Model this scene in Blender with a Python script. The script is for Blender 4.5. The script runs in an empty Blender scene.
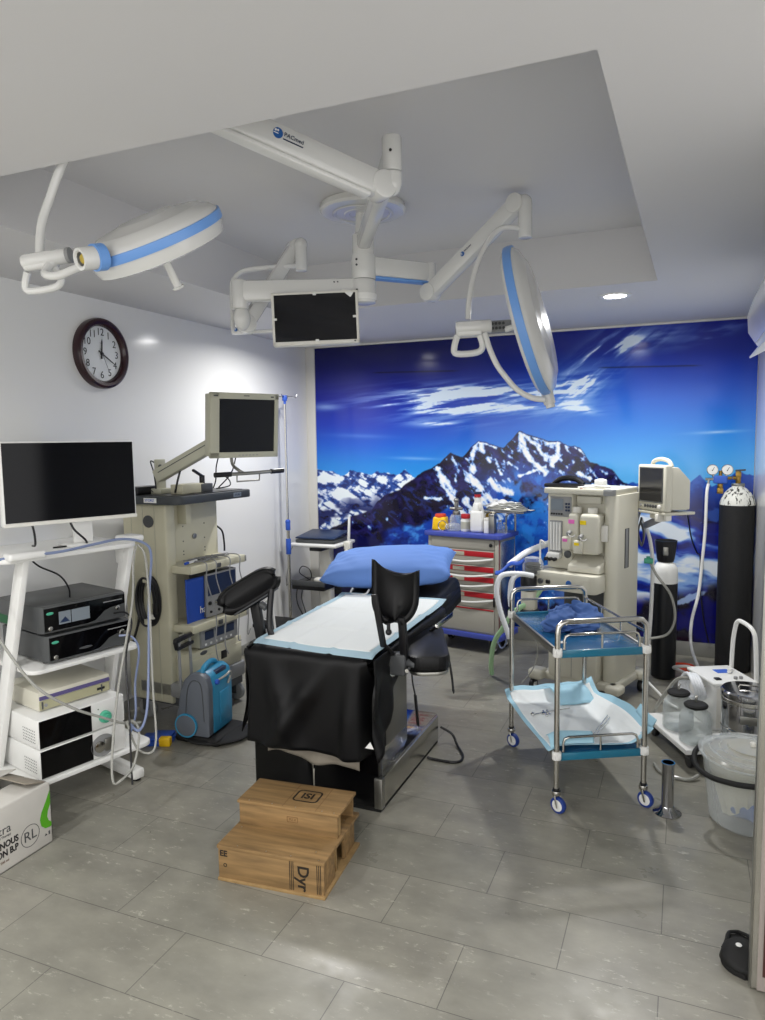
import bpy, bmesh, math, random
import numpy as np
from mathutils import Vector, Matrix, Euler
random.seed(7)
R = math.radians
scene = bpy.context.scene
COL = scene.collection

# ------------------------------------------------------------------ camera, world, exposure
cam_d = bpy.data.cameras.new('camera')
cam = bpy.data.objects.new('camera', cam_d); COL.objects.link(cam)
cam_d.sensor_fit = 'AUTO'; cam_d.sensor_width = 36.0; cam_d.lens = 25.483; cam_d.clip_start = 0.02
PITCH, YAW, ROLL = R(5.547), R(22.698), R(-0.7985)
fw = Vector((-math.sin(YAW)*math.cos(PITCH), math.cos(YAW)*math.cos(PITCH), -math.sin(PITCH)))
rt = Vector((math.cos(YAW), math.sin(YAW), 0)); up = rt.cross(fw)
r2 = rt*math.cos(ROLL)+up*math.sin(ROLL); u2 = -rt*math.sin(ROLL)+up*math.cos(ROLL)
cam.matrix_world = Matrix(((r2.x, u2.x, -fw.x, 0), (r2.y, u2.y, -fw.y, 0), (r2.z, u2.z, -fw.z, 1.65), (0, 0, 0, 1)))
scene.camera = cam
scene.view_settings.view_transform = 'Standard'
scene.view_settings.look = 'None'
scene.view_settings.gamma = 1.0
scene.view_settings.use_curve_mapping = False
scene.view_settings.exposure = 0.5
W = bpy.data.worlds.new('added_fill'); scene.world = W; W.use_nodes = True  # even fill added to brighten the room through its open front
W.node_tree.nodes['Background'].inputs[0].default_value = (1.0, 0.99, 0.985, 1)
W.node_tree.nodes['Background'].inputs[1].default_value = 1.35
LAMP_POWER = 17.0

# ------------------------------------------------------------------ materials
def lin(h):
    if isinstance(h, str):
        c = [int(h[i:i+2], 16)/255 for i in (0, 2, 4)]
        return tuple((x/12.92 if x <= .04045 else ((x+.055)/1.055)**2.4) for x in c)
    return h
MATS = {}
def mat(name, color, rough=.5, metal=0., spec=.5, bump=0., bscale=40., coat=0., var=0., vscale=8., trans=0., emit=None, estr=1., ior=1.45, alpha=1., aniso=None):
    m = bpy.data.materials.new(name); m.use_nodes = True
    nt = m.node_tree; b = nt.nodes['Principled BSDF']
    c = lin(color)
    b.inputs['Base Color'].default_value = (*c, 1)
    b.inputs['Roughness'].default_value = rough
    b.inputs['Metallic'].default_value = metal
    b.inputs['Specular IOR Level'].default_value = spec
    b.inputs['Coat Weight'].default_value = coat
    b.inputs['Coat Roughness'].default_value = .08
    b.inputs['Transmission Weight'].default_value = trans
    b.inputs['IOR'].default_value = ior
    b.inputs['Alpha'].default_value = alpha
    if emit:
        b.inputs['Emission Color'].default_value = (*lin(emit), 1); b.inputs['Emission Strength'].default_value = estr
    if bump or var:
        tc = nt.nodes.new('ShaderNodeTexCoord')
        mp = nt.nodes.new('ShaderNodeMapping'); nt.links.new(tc.outputs['Object'], mp.inputs[0])
        if aniso: mp.inputs['Scale'].default_value = aniso
        if bump:
            n = nt.nodes.new('ShaderNodeTexNoise'); n.inputs['Scale'].default_value = bscale; n.inputs['Detail'].default_value = 4
            bp = nt.nodes.new('ShaderNodeBump'); bp.inputs['Strength'].default_value = bump; bp.inputs['Distance'].default_value = .01
            nt.links.new(mp.outputs[0], n.inputs['Vector']); nt.links.new(n.outputs[0], bp.inputs['Height']); nt.links.new(bp.outputs[0], b.inputs['Normal'])
        if var:
            n = nt.nodes.new('ShaderNodeTexNoise'); n.inputs['Scale'].default_value = vscale; n.inputs['Detail'].default_value = 6
            rp = nt.nodes.new('ShaderNodeValToRGB')
            rp.color_ramp.elements[0].position = .3; rp.color_ramp.elements[1].position = .7
            rp.color_ramp.elements[0].color = (*[x*(1-var) for x in c], 1); rp.color_ramp.elements[1].color = (*[min(1, x*(1+var)) for x in c], 1)
            nt.links.new(mp.outputs[0], n.inputs['Vector']); nt.links.new(n.outputs[0], rp.inputs[0]); nt.links.new(rp.outputs[0], b.inputs['Base Color'])
    MATS[name] = m
    return m

M_wall = mat('gloss_white_wall', 'e6e6e4', .13, spec=.5, bump=.02, bscale=6)
M_ceil = mat('ceiling_paint', 'd5d4d4', .6, bump=.01, bscale=12)
M_trim = mat('trim_white', 'dcdad4', .45)
M_skirt = mat('grey_skirting', '8d8d88', .4, var=.06)
M_white = mat('white_paint', 'e6e6e3', .3)
M_whiteabs = mat('warm_white_plastic', 'e0ded6', .32)
M_lampw = mat('lamp_white', 'd7d7d4', .22, coat=.4)
M_lampblue = mat('lamp_blue', '6f9fe0', .35)
M_cream = mat('cream_enamel', 'c4c0a8', .4, var=.03)
M_beige = mat('beige_plastic', 'b3b2a0', .45)
M_anes = mat('anesthesia_ivory', 'cfccbd', .38)
M_grey = mat('grey_plastic', '8f9090', .45)
M_dgrey = mat('dark_grey_plastic', '4a4c4e', .45, bump=.03, bscale=300)
M_tray = mat('charcoal_tray', '3c4043', .5, bump=.03, bscale=200)
M_proc = mat('processor_grey', '4c4e4f', .42)
M_black = mat('black_plastic', '17171a', .35)
M_gloss = mat('black_gloss', '060608', .1, spec=.35)
M_screen = mat('black_screen', '04050a', .1, spec=.25)
M_screenb = mat('blue_black_screen', '050a14', .06, spec=.4)
M_film = mat('film_covered_screen', '141418', .16, spec=.8, bump=.2, bscale=7)
M_vinyl = mat('black_vinyl', '0a0a0c', .42, spec=.32, bump=.06, bscale=90)
M_cloth_b = mat('black_rubber_sheet', '09090b', .46, spec=.3, bump=.05, bscale=60)
M_pad = mat('underpad_white', 'e8ecec', .8, bump=.15, bscale=130)
M_padblue = mat('underpad_blue_edge', 'a6c2d0', .7)
M_padblue2 = mat('underpad_blue_backing', 'a4cfe2', .6, bump=.05, bscale=120)
M_pillow = mat('pillow_blue', '6389cf', .75, bump=.08, bscale=60)
M_scrub = mat('blue_surgical_cloth', '43639f', .85, bump=.1, bscale=60)
M_steel = mat('brushed_steel', 'b9b7b0', .25, metal=1., bump=.01, bscale=30, aniso=(1, 1, 60))
M_steelt = mat('tube_steel', 'c9c7c1', .16, metal=1.)
M_steeld = mat('dull_steel', '9b9a94', .4, metal=1.)
M_mirror = mat('polished_steel', 'b5b5b8', .1, metal=1.)
M_chrome = mat('chrome', 'dcdcdc', .08, metal=1.)
M_brass = mat('brass', 'b08d4a', .3, metal=1.)
M_teal = mat('teal_laminate', '1f6f8c', .3, coat=.3)
M_tealtop = mat('blue_laminate', '1a5a86', .22, coat=.5)
M_cartblue = mat('cart_blue', '4553ab', .35)
M_cartgrey = mat('cart_grey', 'a9a69c', .45)
M_red = mat('drawer_red', 'b3202a', .4)
M_yellow = mat('yellow_plastic', 'f0c21a', .4)
M_orange = mat('orange_red', 'd6441f', .5)
M_wood = mat('plywood', '876b45', .65, var=.30, vscale=5, bump=.04, bscale=60, aniso=(1, 9, 9))
M_woodedge = mat('plywood_edge', '967a50', .7, var=.15, vscale=30)
M_ink = mat('black_ink', '20180f', .7)
M_ink2 = mat('faded_ink', '6b4a2c', .7)
M_card = mat('printed_carton', 'c9c6bf', .6, var=.04)
M_kraft = mat('carton_inside', '8d8578', .8)
M_dgreen = mat('dark_green_mark', '1c5a36', .5)
M_green = mat('leaf_green', '55a51e', .5)
M_greenhose = mat('green_hose', 'a9d0a2', .4, spec=.5)
M_greenconn = mat('green_connector', '4fae8e', .35)
M_burg = mat('burgundy_gloss', '2c0f15', .25, coat=.2)
M_dial = mat('clock_dial', 'dfe2e3', .5)
M_bluep = mat('blue_plastic', '2f57b8', .4)
M_bagblue = mat('blue_bag', '1f49a8', .55)
M_conteal = mat('teal_blue_plastic', '2f86ad', .35)
M_congrey = mat('slate_plastic', '5b6068', .4)
M_tube = mat('clear_tubing', 'b9b9b2', .25, trans=.35, spec=.5)
M_tubeblue = mat('blue_tint_tubing', '8694b8', .3, trans=.2)
M_hose = mat('white_corrugated_hose', 'e3e6ea', .4)
M_blackc = mat('cylinder_black', '121213', .65, bump=.12, bscale=120, var=.25, vscale=60)
M_blackc2 = mat('small_cylinder_black', '101114', .35)
M_cylwhite = mat('cylinder_white', 'e2e2de', .5)
M_liner = mat('bin_liner', 'c9c4b2', .5, bump=.2, bscale=12)
M_label = mat('paper_label', 'e9e9e6', .6)
M_pink = mat('pink_label', 'e86fc0', .6)
M_ylabel = mat('yellow_label', 'f1d400', .6)
M_gaugeface = mat('gauge_face', 'eeeeea', .4)
M_gold = mat('yellow_contact', 'b39a2c', .4)
M_lcd = mat('lcd_grey', '7d868e', .3)
M_dkblue = mat('navy_plastic', '20304f', .35)
M_lblue = mat('label_blue', '3a62c0', .5)
M_logo = mat('logo_blue', '1f5aa0', .4)
M_purple = mat('violet_strip', '5a5280', .45)
M_olive = mat('olive_panel', 'a8a586', .45)
M_rubber = mat('black_rubber', '141414', .7)
M_bluetyre = mat('blue_tyre', '1f3a86', .5)
M_redbrown = mat('red_brown_paint', '4a2b27', .5)
M_pinkish = mat('door_edge_band', '99908a', .35)
M_diff = mat('lamp_diffuser', 'ffffff', .5, emit='ffffff', estr=14)

def clear_mat(name, color, lo, hi, rough=.06):
    """clear shell: lets light through, with brighter glancing edges and gloss"""
    m = bpy.data.materials.new(name); m.use_nodes = True; nt = m.node_tree; b = nt.nodes['Principled BSDF']; out = nt.nodes['Material Output']
    b.inputs['Base Color'].default_value = (*lin(color), 1); b.inputs['Roughness'].default_value = rough; b.inputs['Specular IOR Level'].default_value = .8
    tr = nt.nodes.new('ShaderNodeBsdfTransparent'); tr.inputs[0].default_value = (.97, .98, .98, 1)
    lw = nt.nodes.new('ShaderNodeLayerWeight'); lw.inputs['Blend'].default_value = .35
    mr = nt.nodes.new('ShaderNodeMapRange'); mr.inputs['To Min'].default_value = lo; mr.inputs['To Max'].default_value = hi
    mx = nt.nodes.new('ShaderNodeMixShader')
    nt.links.new(lw.outputs['Facing'], mr.inputs['Value']); nt.links.new(mr.outputs[0], mx.inputs[0]); nt.links.new(tr.outputs[0], mx.inputs[1]); nt.links.new(b.outputs[0], mx.inputs[2]); nt.links.new(mx.outputs[0], out.inputs['Surface'])
    return m
M_glass = clear_mat('jar_glass', 'dfe5e5', .10, .60)
M_poly = clear_mat('clear_polypropylene', 'e2e6e6', .12, .62, .1)

# ------------------------------------------------------------------ geometry helpers
class B:
    """collects shapes into one mesh"""
    def __init__(s): s.bm = bmesh.new()
    def _add(s, t, M=None):
        if M is not None: bmesh.ops.transform(t, matrix=M, verts=t.verts)
        me = bpy.data.meshes.new('tmp'); t.to_mesh(me); t.free(); s.bm.from_mesh(me); bpy.data.meshes.remove(me); return s
    def box(s, x0, x1, y0, y1, z0, z1, bev=.003, seg=2, M=None, taper=None):
        t = bmesh.new(); bmesh.ops.create_cube(t, size=1)
        bmesh.ops.transform(t, matrix=Matrix.Translation(((x0+x1)/2, (y0+y1)/2, (z0+z1)/2)) @ Matrix.Diagonal((abs(x1-x0), abs(y1-y0), abs(z1-z0), 1)), verts=t.verts)
        if taper:
            cx, cy = (x0+x1)/2, (y0+y1)/2
            for v in t.verts:
                if v.co.z > (z0+z1)/2: v.co.x = cx+(v.co.x-cx)*taper; v.co.y = cy+(v.co.y-cy)*taper
        bev = min(bev, .45*min(abs(x1-x0), abs(y1-y0), abs(z1-z0)))
        if bev > 0: bmesh.ops.bevel(t, geom=t.edges[:], offset=bev, segments=seg, affect='EDGES', profile=.5)
        return s._add(t, M)
    def obox(s, p, q, w, h, bev=.004, upv=(0, 0, 1), ext=0.):
        """beam from p to q, width w (sideways) and height h"""
        p, q = Vector(p), Vector(q); d = (q-p); L = d.length; d.normalize()
        upv = Vector(upv); sd = d.cross(upv)
        if sd.length < 1e-4: sd = d.cross(Vector((0, 1, 0)))
        sd.normalize(); uu = sd.cross(d)
        M = Matrix(((d.x, sd.x, uu.x, p.x), (d.y, sd.y, uu.y, p.y), (d.z, sd.z, uu.z, p.z), (0, 0, 0, 1)))
        return s.box(-ext, L+ext, -w/2, w/2, -h/2, h/2, bev, 2, M)
    def cyl(s, p, q, r, r1=None, seg=24, bev=0.):
        p, q = Vector(p), Vector(q); d = q-p; L = d.length
        if L < 1e-6: return s
        t = bmesh.new(); bmesh.ops.create_cone(t, cap_ends=True, segments=seg, radius1=r, radius2=r if r1 is None else r1, depth=L)
        if bev: bmesh.ops.bevel(t, geom=[e for e in t.edges if len(e.link_faces) == 2 and any(len(f.verts) > 4 for f in e.link_faces)], offset=bev, segments=2, affect='EDGES', profile=.5)
        M = Matrix.Translation((p+q)/2) @ d.to_track_quat('Z', 'Y').to_matrix().to_4x4()
        return s._add(t, M)
    def sph(s, c, r, seg=24, M=None):
        if not hasattr(r, '__len__'): r = (r, r, r)
        t = bmesh.new(); bmesh.ops.create_uvsphere(t, u_segments=seg, v_segments=max(8, seg//2), radius=1)
        MM = Matrix.Translation(c) @ (M or Matrix()) @ Matrix.Diagonal((*r, 1))
        return s._add(t, MM)
    def lathe(s, prof, seg=32, M=None, ang=2*math.pi):
        t = bmesh.new(); rings = []
        for (r, z) in prof:
            if r < 1e-6: rings.append([t.verts.new((0, 0, z))])
            else: rings.append([t.verts.new((r*math.cos(ang*i/seg), r*math.sin(ang*i/seg), z)) for i in range(seg)])
        for a, b in zip(rings, rings[1:]):
            for i in range(seg):
                j = (i+1) % seg
                if len(a) == 1 and len(b) == 1: continue
                if len(a) == 1: t.faces.new((a[0], b[i], b[j]))
                elif len(b) == 1: t.faces.new((a[i], b[0], a[j]))
                else: t.faces.new((a[i], b[i], b[j], a[j]))
        bmesh.ops.recalc_face_normals(t, faces=t.faces[:])
        return s._add(t, M)
    def tube(s, pts, r, seg=10, res=6, smooth=True, closed=False, rib=0.):
        P = [Vector(p) for p in pts]
        if smooth and len(P) > 2:
            Q = []; n = len(P)
            rng = range(n) if closed else range(n-1)
            for i in rng:
                p0 = P[(i-1) % n] if (closed or i > 0) else P[0]; p1 = P[i]; p2 = P[(i+1) % n]
                p3 = P[(i+2) % n] if (closed or i+2 < n) else P[-1]
                for k in range(res):
                    u = k/res
                    Q.append(.5*((2*p1)+(-p0+p2)*u+(2*p0-5*p1+4*p2-p3)*u*u+(-p0+3*p1-3*p2+p3)*u**3))
            if not closed: Q.append(P[-1])
            P = Q
        n = len(P); t = bmesh.new(); rings = []
        tan = []
        for i in range(n):
            a = P[i-1] if (i > 0 or closed) else P[i]; b = P[(i+1) % n] if (i < n-1 or closed) else P[i]
            d = (b-a); tan.append(d.normalized() if d.length > 1e-9 else Vector((0, 0, 1)))
        nrm = tan[0].orthogonal().normalized()
        for i in range(n):
            nrm = (nrm-tan[i]*nrm.dot(tan[i]))
            if nrm.length < 1e-6: nrm = tan[i].orthogonal()
            nrm.normalize(); bn = tan[i].cross(nrm)
            rr = r*(1+(rib if (rib and i % 2) else 0))
            rings.append([t.verts.new(P[i]+nrm*rr*math.cos(2*math.pi*k/seg)+bn*rr*math.sin(2*math.pi*k/seg)) for k in range(seg)])
        for i in range(n if closed else n-1):
            a, b = rings[i], rings[(i+1) % n]
            for k in range(seg):
                t.faces.new((a[k], a[(k+1) % seg], b[(k+1) % seg], b[k]))
        if not closed:
            t.faces.new(rings[0][::-1]); t.faces.new(rings[-1])
        bmesh.ops.recalc_face_normals(t, faces=t.faces[:])
        return s._add(t)
    def prism(s, poly, z0, z1, M=None, bev=0.):
        t = bmesh.new()
        a = [t.verts.new((x, y, z0)) for x, y in poly]; f = t.faces.new(a)
        r = bmesh.ops.extrude_face_region(t, geom=[f])
        for v in r['geom']:
            if isinstance(v, bmesh.types.BMVert): v.co.z = z1
        bmesh.ops.recalc_face_normals(t, faces=t.faces[:])
        if bev: bmesh.ops.bevel(t, geom=t.edges[:], offset=bev, segments=2, affect='EDGES', profile=.5)
        return s._add(t, M)
    def grid(s, f, nu, nv):
        t = bmesh.new(); V = [[t.verts.new(f(i/nu, j/nv)) for j in range(nv+1)] for i in range(nu+1)]
        for i in range(nu):
            for j in range(nv): t.faces.new((V[i][j], V[i+1][j], V[i+1][j+1], V[i][j+1]))
        return s._add(t)

def rrect(x0, x1, y0, y1, r, n=6):
    pts = []
    for cx, cy, a0 in ((x1-r, y0+r, -90), (x1-r, y1-r, 0), (x0+r, y1-r, 90), (x0+r, y0+r, 180)):
        for k in range(n+1):
            a = R(a0+90*k/n); pts.append((cx+r*math.cos(a), cy+r*math.sin(a)))
    return pts
def frame(o, x, y):
    """matrix with origin o, x axis x and y axis y (orthogonalised)"""
    x = Vector(x).normalized(); y = Vector(y); y = (y-x*y.dot(x)).normalized(); z = x.cross(y)
    return Matrix(((x.x, y.x, z.x, o[0]), (x.y, y.y, z.y, o[1]), (x.z, y.z, z.z, o[2]), (0, 0, 0, 1)))

def thing(name, label, cat, loc=(0, 0, 0), rz=0., group=None):
    o = bpy.data.objects.new(name, None); COL.objects.link(o); o.empty_display_size = .05
    o.location = loc; o.rotation_euler = (0, 0, rz); o['label'] = label; o['category'] = cat
    if group: o['group'] = group
    return o
def chainM(o):
    M = Matrix()
    while o is not None: M = o.matrix_basis @ M; o = o.parent
    return M
def obj(name, b, m, parent=None, world=False, label=None, ang=35, solid=None, sub=0):
    me = bpy.data.meshes.new(name)
    if world and parent is not None: b.bm.transform(chainM(parent).inverted())
    b.bm.to_mesh(me); b.bm.free()
    for mm in (m if isinstance(m, (list, tuple)) else [m]): me.materials.append(mm)
    me.polygons.foreach_set('use_smooth', [True]*len(me.polygons)); me.set_sharp_from_angle(angle=R(ang))
    o = bpy.data.objects.new(name, me); COL.objects.link(o)
    if parent is not None: o.parent = parent
    if label: o['label'] = label
    if solid:
        md = o.modifiers.new('solid', 'SOLIDIFY'); md.thickness = solid; md.offset = 0
    if sub:
        md = o.modifiers.new('sub', 'SUBSURF'); md.levels = sub; md.render_levels = sub
    return o
def tag(o, label, cat, group=None):
    o['label'] = label; o['category'] = cat
    if group: o['group'] = group
    return o
def struct(name, b, m, **k):
    o = obj(name, b, m, **k); o['kind'] = 'structure'; return o
def text(body, size, M, m, parent, name='lettering', ext=.0006, world=False, align='CENTER', sx=1., label=None, bold=0.):
    cu = bpy.data.curves.new('txt', 'FONT'); cu.body = body; cu.size = size; cu.align_x = align; cu.align_y = 'CENTER'; cu.extrude = ext; cu.resolution_u = 3; cu.offset = bold
    o = bpy.data.objects.new('txt', cu); COL.objects.link(o)
    dg = bpy.context.evaluated_depsgraph_get(); me = bpy.data.meshes.new_from_object(o.evaluated_get(dg))
    bpy.data.objects.remove(o); bpy.data.curves.remove(cu)
    me.transform(M @ Matrix.Diagonal((sx, 1, 1, 1)))
    if world and parent is not None: me.transform(chainM(parent).inverted())
    me.name = name; me.materials.clear(); me.materials.append(m)
    o = bpy.data.objects.new(name, me); COL.objects.link(o); o.parent = parent
    if label: o['label'] = label
    return o
def face_front(x, y, z):   # text plane on a -Y facing surface
    return frame((x, y, z), (1, 0, 0), (0, 0, 1))

# ------------------------------------------------------------------ the setting
XL, XR, YB, YF, ZC = -3.14, 0.465, 5.785, -2.6, 2.478
XW = 2.4   # the room is wider in front of the open door leaf, behind the camera
def floor_material():
    m = bpy.data.materials.new('stone_tile_floor'); m.use_nodes = True; nt = m.node_tree; b = nt.nodes['Principled BSDF']
    L = nt.links.new
    tc = nt.nodes.new('ShaderNodeTexCoord'); mp = nt.nodes.new('ShaderNodeMapping'); mp.inputs['Location'].default_value = (.032, -2.14, 0)
    L(tc.outputs['Object'], mp.inputs[0])
    br = nt.nodes.new('ShaderNodeTexBrick'); br.inputs['Scale'].default_value = 1; br.inputs['Brick Width'].default_value = .594; br.inputs['Row Height'].default_value = .289
    br.inputs['Mortar Size'].default_value = .0016; br.inputs['Mortar Smooth'].default_value = .1; br.offset = .5
    br.inputs['Color1'].default_value = (*lin('8f8c82'), 1); br.inputs['Color2'].default_value = (*lin('87857b'), 1); br.inputs['Mortar'].default_value = (*lin('5f5d57'), 1)
    L(mp.outputs[0], br.inputs['Vector'])
    def noise(scale, detail, sc=(1, 1, 1), rough=.6):
        q = nt.nodes.new('ShaderNodeMapping'); q.inputs['Scale'].default_value = sc; L(tc.outputs['Object'], q.inputs[0])
        n = nt.nodes.new('ShaderNodeTexNoise'); n.inputs['Scale'].default_value = scale; n.inputs['Detail'].default_value = detail; n.inputs['Roughness'].default_value = rough
        L(q.outputs[0], n.inputs['Vector']); return n
    def ramp(n, a, b_, ca, cb):
        r = nt.nodes.new('ShaderNodeValToRGB'); r.color_ramp.elements[0].position = a; r.color_ramp.elements[1].position = b_
        r.color_ramp.elements[0].color = (*ca, 1); r.color_ramp.elements[1].color = (*cb, 1); L(n.outputs[0], r.inputs[0]); return r
    def mix(kind, fac, a, c):
        x = nt.nodes.new('ShaderNodeMix'); x.data_type = 'RGBA'; x.blend_type = kind
        if isinstance(fac, float): x.inputs[0].default_value = fac
        else: L(fac, x.inputs[0])
        L(a, x.inputs[6])
        if hasattr(c, 'links') or hasattr(c, 'is_linked'): L(c, x.inputs[7])
        else: x.inputs[7].default_value = (*c, 1)
        return x.outputs[2]
    r1 = ramp(noise(5, 6, (1, 1.6, 1)), .3, .7, (.8, .8, .8), (1.12, 1.12, 1.1))
    c1 = mix('MULTIPLY', 1., br.outputs[0], r1.outputs[0])
    # pale flecks running along the tiles
    r2_ = ramp(noise(44, 4, (.4, 1, 1), .75), .58, .70, (0, 0, 0), (.6, .6, .6))
    r3 = ramp(noise(3.2, 3), .36, .62, (0, 0, 0), (1, 1, 1))
    fac = mix('MULTIPLY', 1., r2_.outputs[0], r3.outputs[0])
    c2 = mix('MIX', fac, c1, lin('cfccbd'))
    L(c2, b.inputs['Base Color'])
    rr = ramp(noise(7, 4), .3, .7, (.27, .27, .27), (.42, .42, .42)); L(rr.outputs[0], b.inputs['Roughness'])
    bp = nt.nodes.new('ShaderNodeBump'); bp.inputs['Strength'].default_value = .25; bp.inputs['Distance'].default_value = .002; bp.invert = True
    L(br.outputs['Fac'], bp.inputs['Height']); L(bp.outputs[0], b.inputs['Normal'])
    b.inputs['Specular IOR Level'].default_value = .5
    return m
M_floor = floor_material()
struct('floor', B().box(XL-.1, XW, YF, YB+.1, -.08, 0, 0), M_floor)
# ceiling: a lower slab with a raised rectangular recess
def ceiling():
    b = B(); t = bmesh.new()
    o = [(XL-.1, YF), (XW, YF), (XW, YB+.1), (XL-.1, YB+.1)]
    i0 = [(-2.41, 1.695), (-.194, 1.695), (-.155, 4.223), (-2.41, 4.245)]
    i1 = [(-2.44, 1.66), (-.262, 1.66), (-.238, 4.19), (-2.40, 4.20)]
    O = [t.verts.new((x, y, ZC)) for x, y in o]; I = [t.verts.new((x, y, ZC)) for x, y in i0]; T = [t.verts.new((x, y, 2.762)) for x, y in i1]
    OT = [t.verts.new((x, y, 2.9)) for x, y in o]
    for k in range(4):
        j = (k+1) % 4
        t.faces.new((O[k], O[j], I[j], I[k])); t.faces.new((I[k], I[j], T[j], T[k])); t.faces.new((O[k], O[j], OT[j], OT[k]))
    t.faces.new(T); t.faces.new(OT)
    bmesh.ops.recalc_face_normals(t, faces=t.faces[:]); b._add(t); return b
struct('ceiling', ceiling(), M_ceil, ang=20)
struct('wall_left', B().box(XL-.1, XL, YF, YB+.1, 0, ZC, 0), M_wall)
struct('wall_back', B().box(XL, XR+.1, YB, YB+.1, 0, ZC, 0), M_wall)
struct('wall_right', B().box(XR, XR+.1, 2.24, YB, 0, ZC, 0), M_wall)
struct('baseboard_back', B().box(XL, XR, YB-.012, YB, 0, .105, .002), M_skirt)
struct('baseboard_left', B().box(XL, XL+.012, YF, YB-.012, 0, .075, .002), M_skirt)
struct('trim_1', B().box(XL, -3.052, YB-.012, YB, .105, ZC, .003), M_trim)
struct('trim_2', B().box(-3.052, XR, YB-.02, YB, 2.463, ZC, .003), M_trim)
# steel door leaf standing open at the right, hinged on the wall end
d = struct('door_1', B().box(.221, .475, 2.262, 2.302, .012, 2.02, .002), M_steel)
obj('edge_band', B().box(.216, .222, 2.262, 2.302, .012, 2.02, .001), M_steeld, d)
obj('front_panel', B().box(.236, .475, 2.256, 2.262, .012, 2.02, .001), M_pinkish, d)
obj('kick_plate', B().box(.25, .475, 2.251, 2.256, .06, .34, .001), M_redbrown, d)

# ------------------------------------------------------------------ mountain mural (printed panel)
def fnoise(x, y, seed=0, octs=5, gain=.5, ridged=False):
    rng = np.random.default_rng(seed); out = np.zeros_like(x); amp = 1.; tot = 0.; fr = 1.
    for o in range(octs):
        g = rng.random((128, 128)); xx = x*fr+o*17.3; yy = y*fr+o*9.7
        xi = np.floor(xx).astype(int); yi = np.floor(yy).astype(int); xf = xx-xi; yf = yy-yi
        xf = xf*xf*(3-2*xf); yf = yf*yf*(3-2*yf)
        a = g[xi % 128, yi % 128]; b_ = g[(xi+1) % 128, yi % 128]; c = g[xi % 128, (yi+1) % 128]; d_ = g[(xi+1) % 128, (yi+1) % 128]
        v = (a*(1-xf)+b_*xf)*(1-yf)+(c*(1-xf)+d_*xf)*yf
        if ridged: v = 1-np.abs(2*v-1)
        out += v*amp; tot += amp; amp *= gain; fr *= 2
    return out/tot
def sstep(a, b_, x):
    t = np.clip((x-a)/(b_-a), 0, 1); return t*t*(3-2*t)
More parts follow.
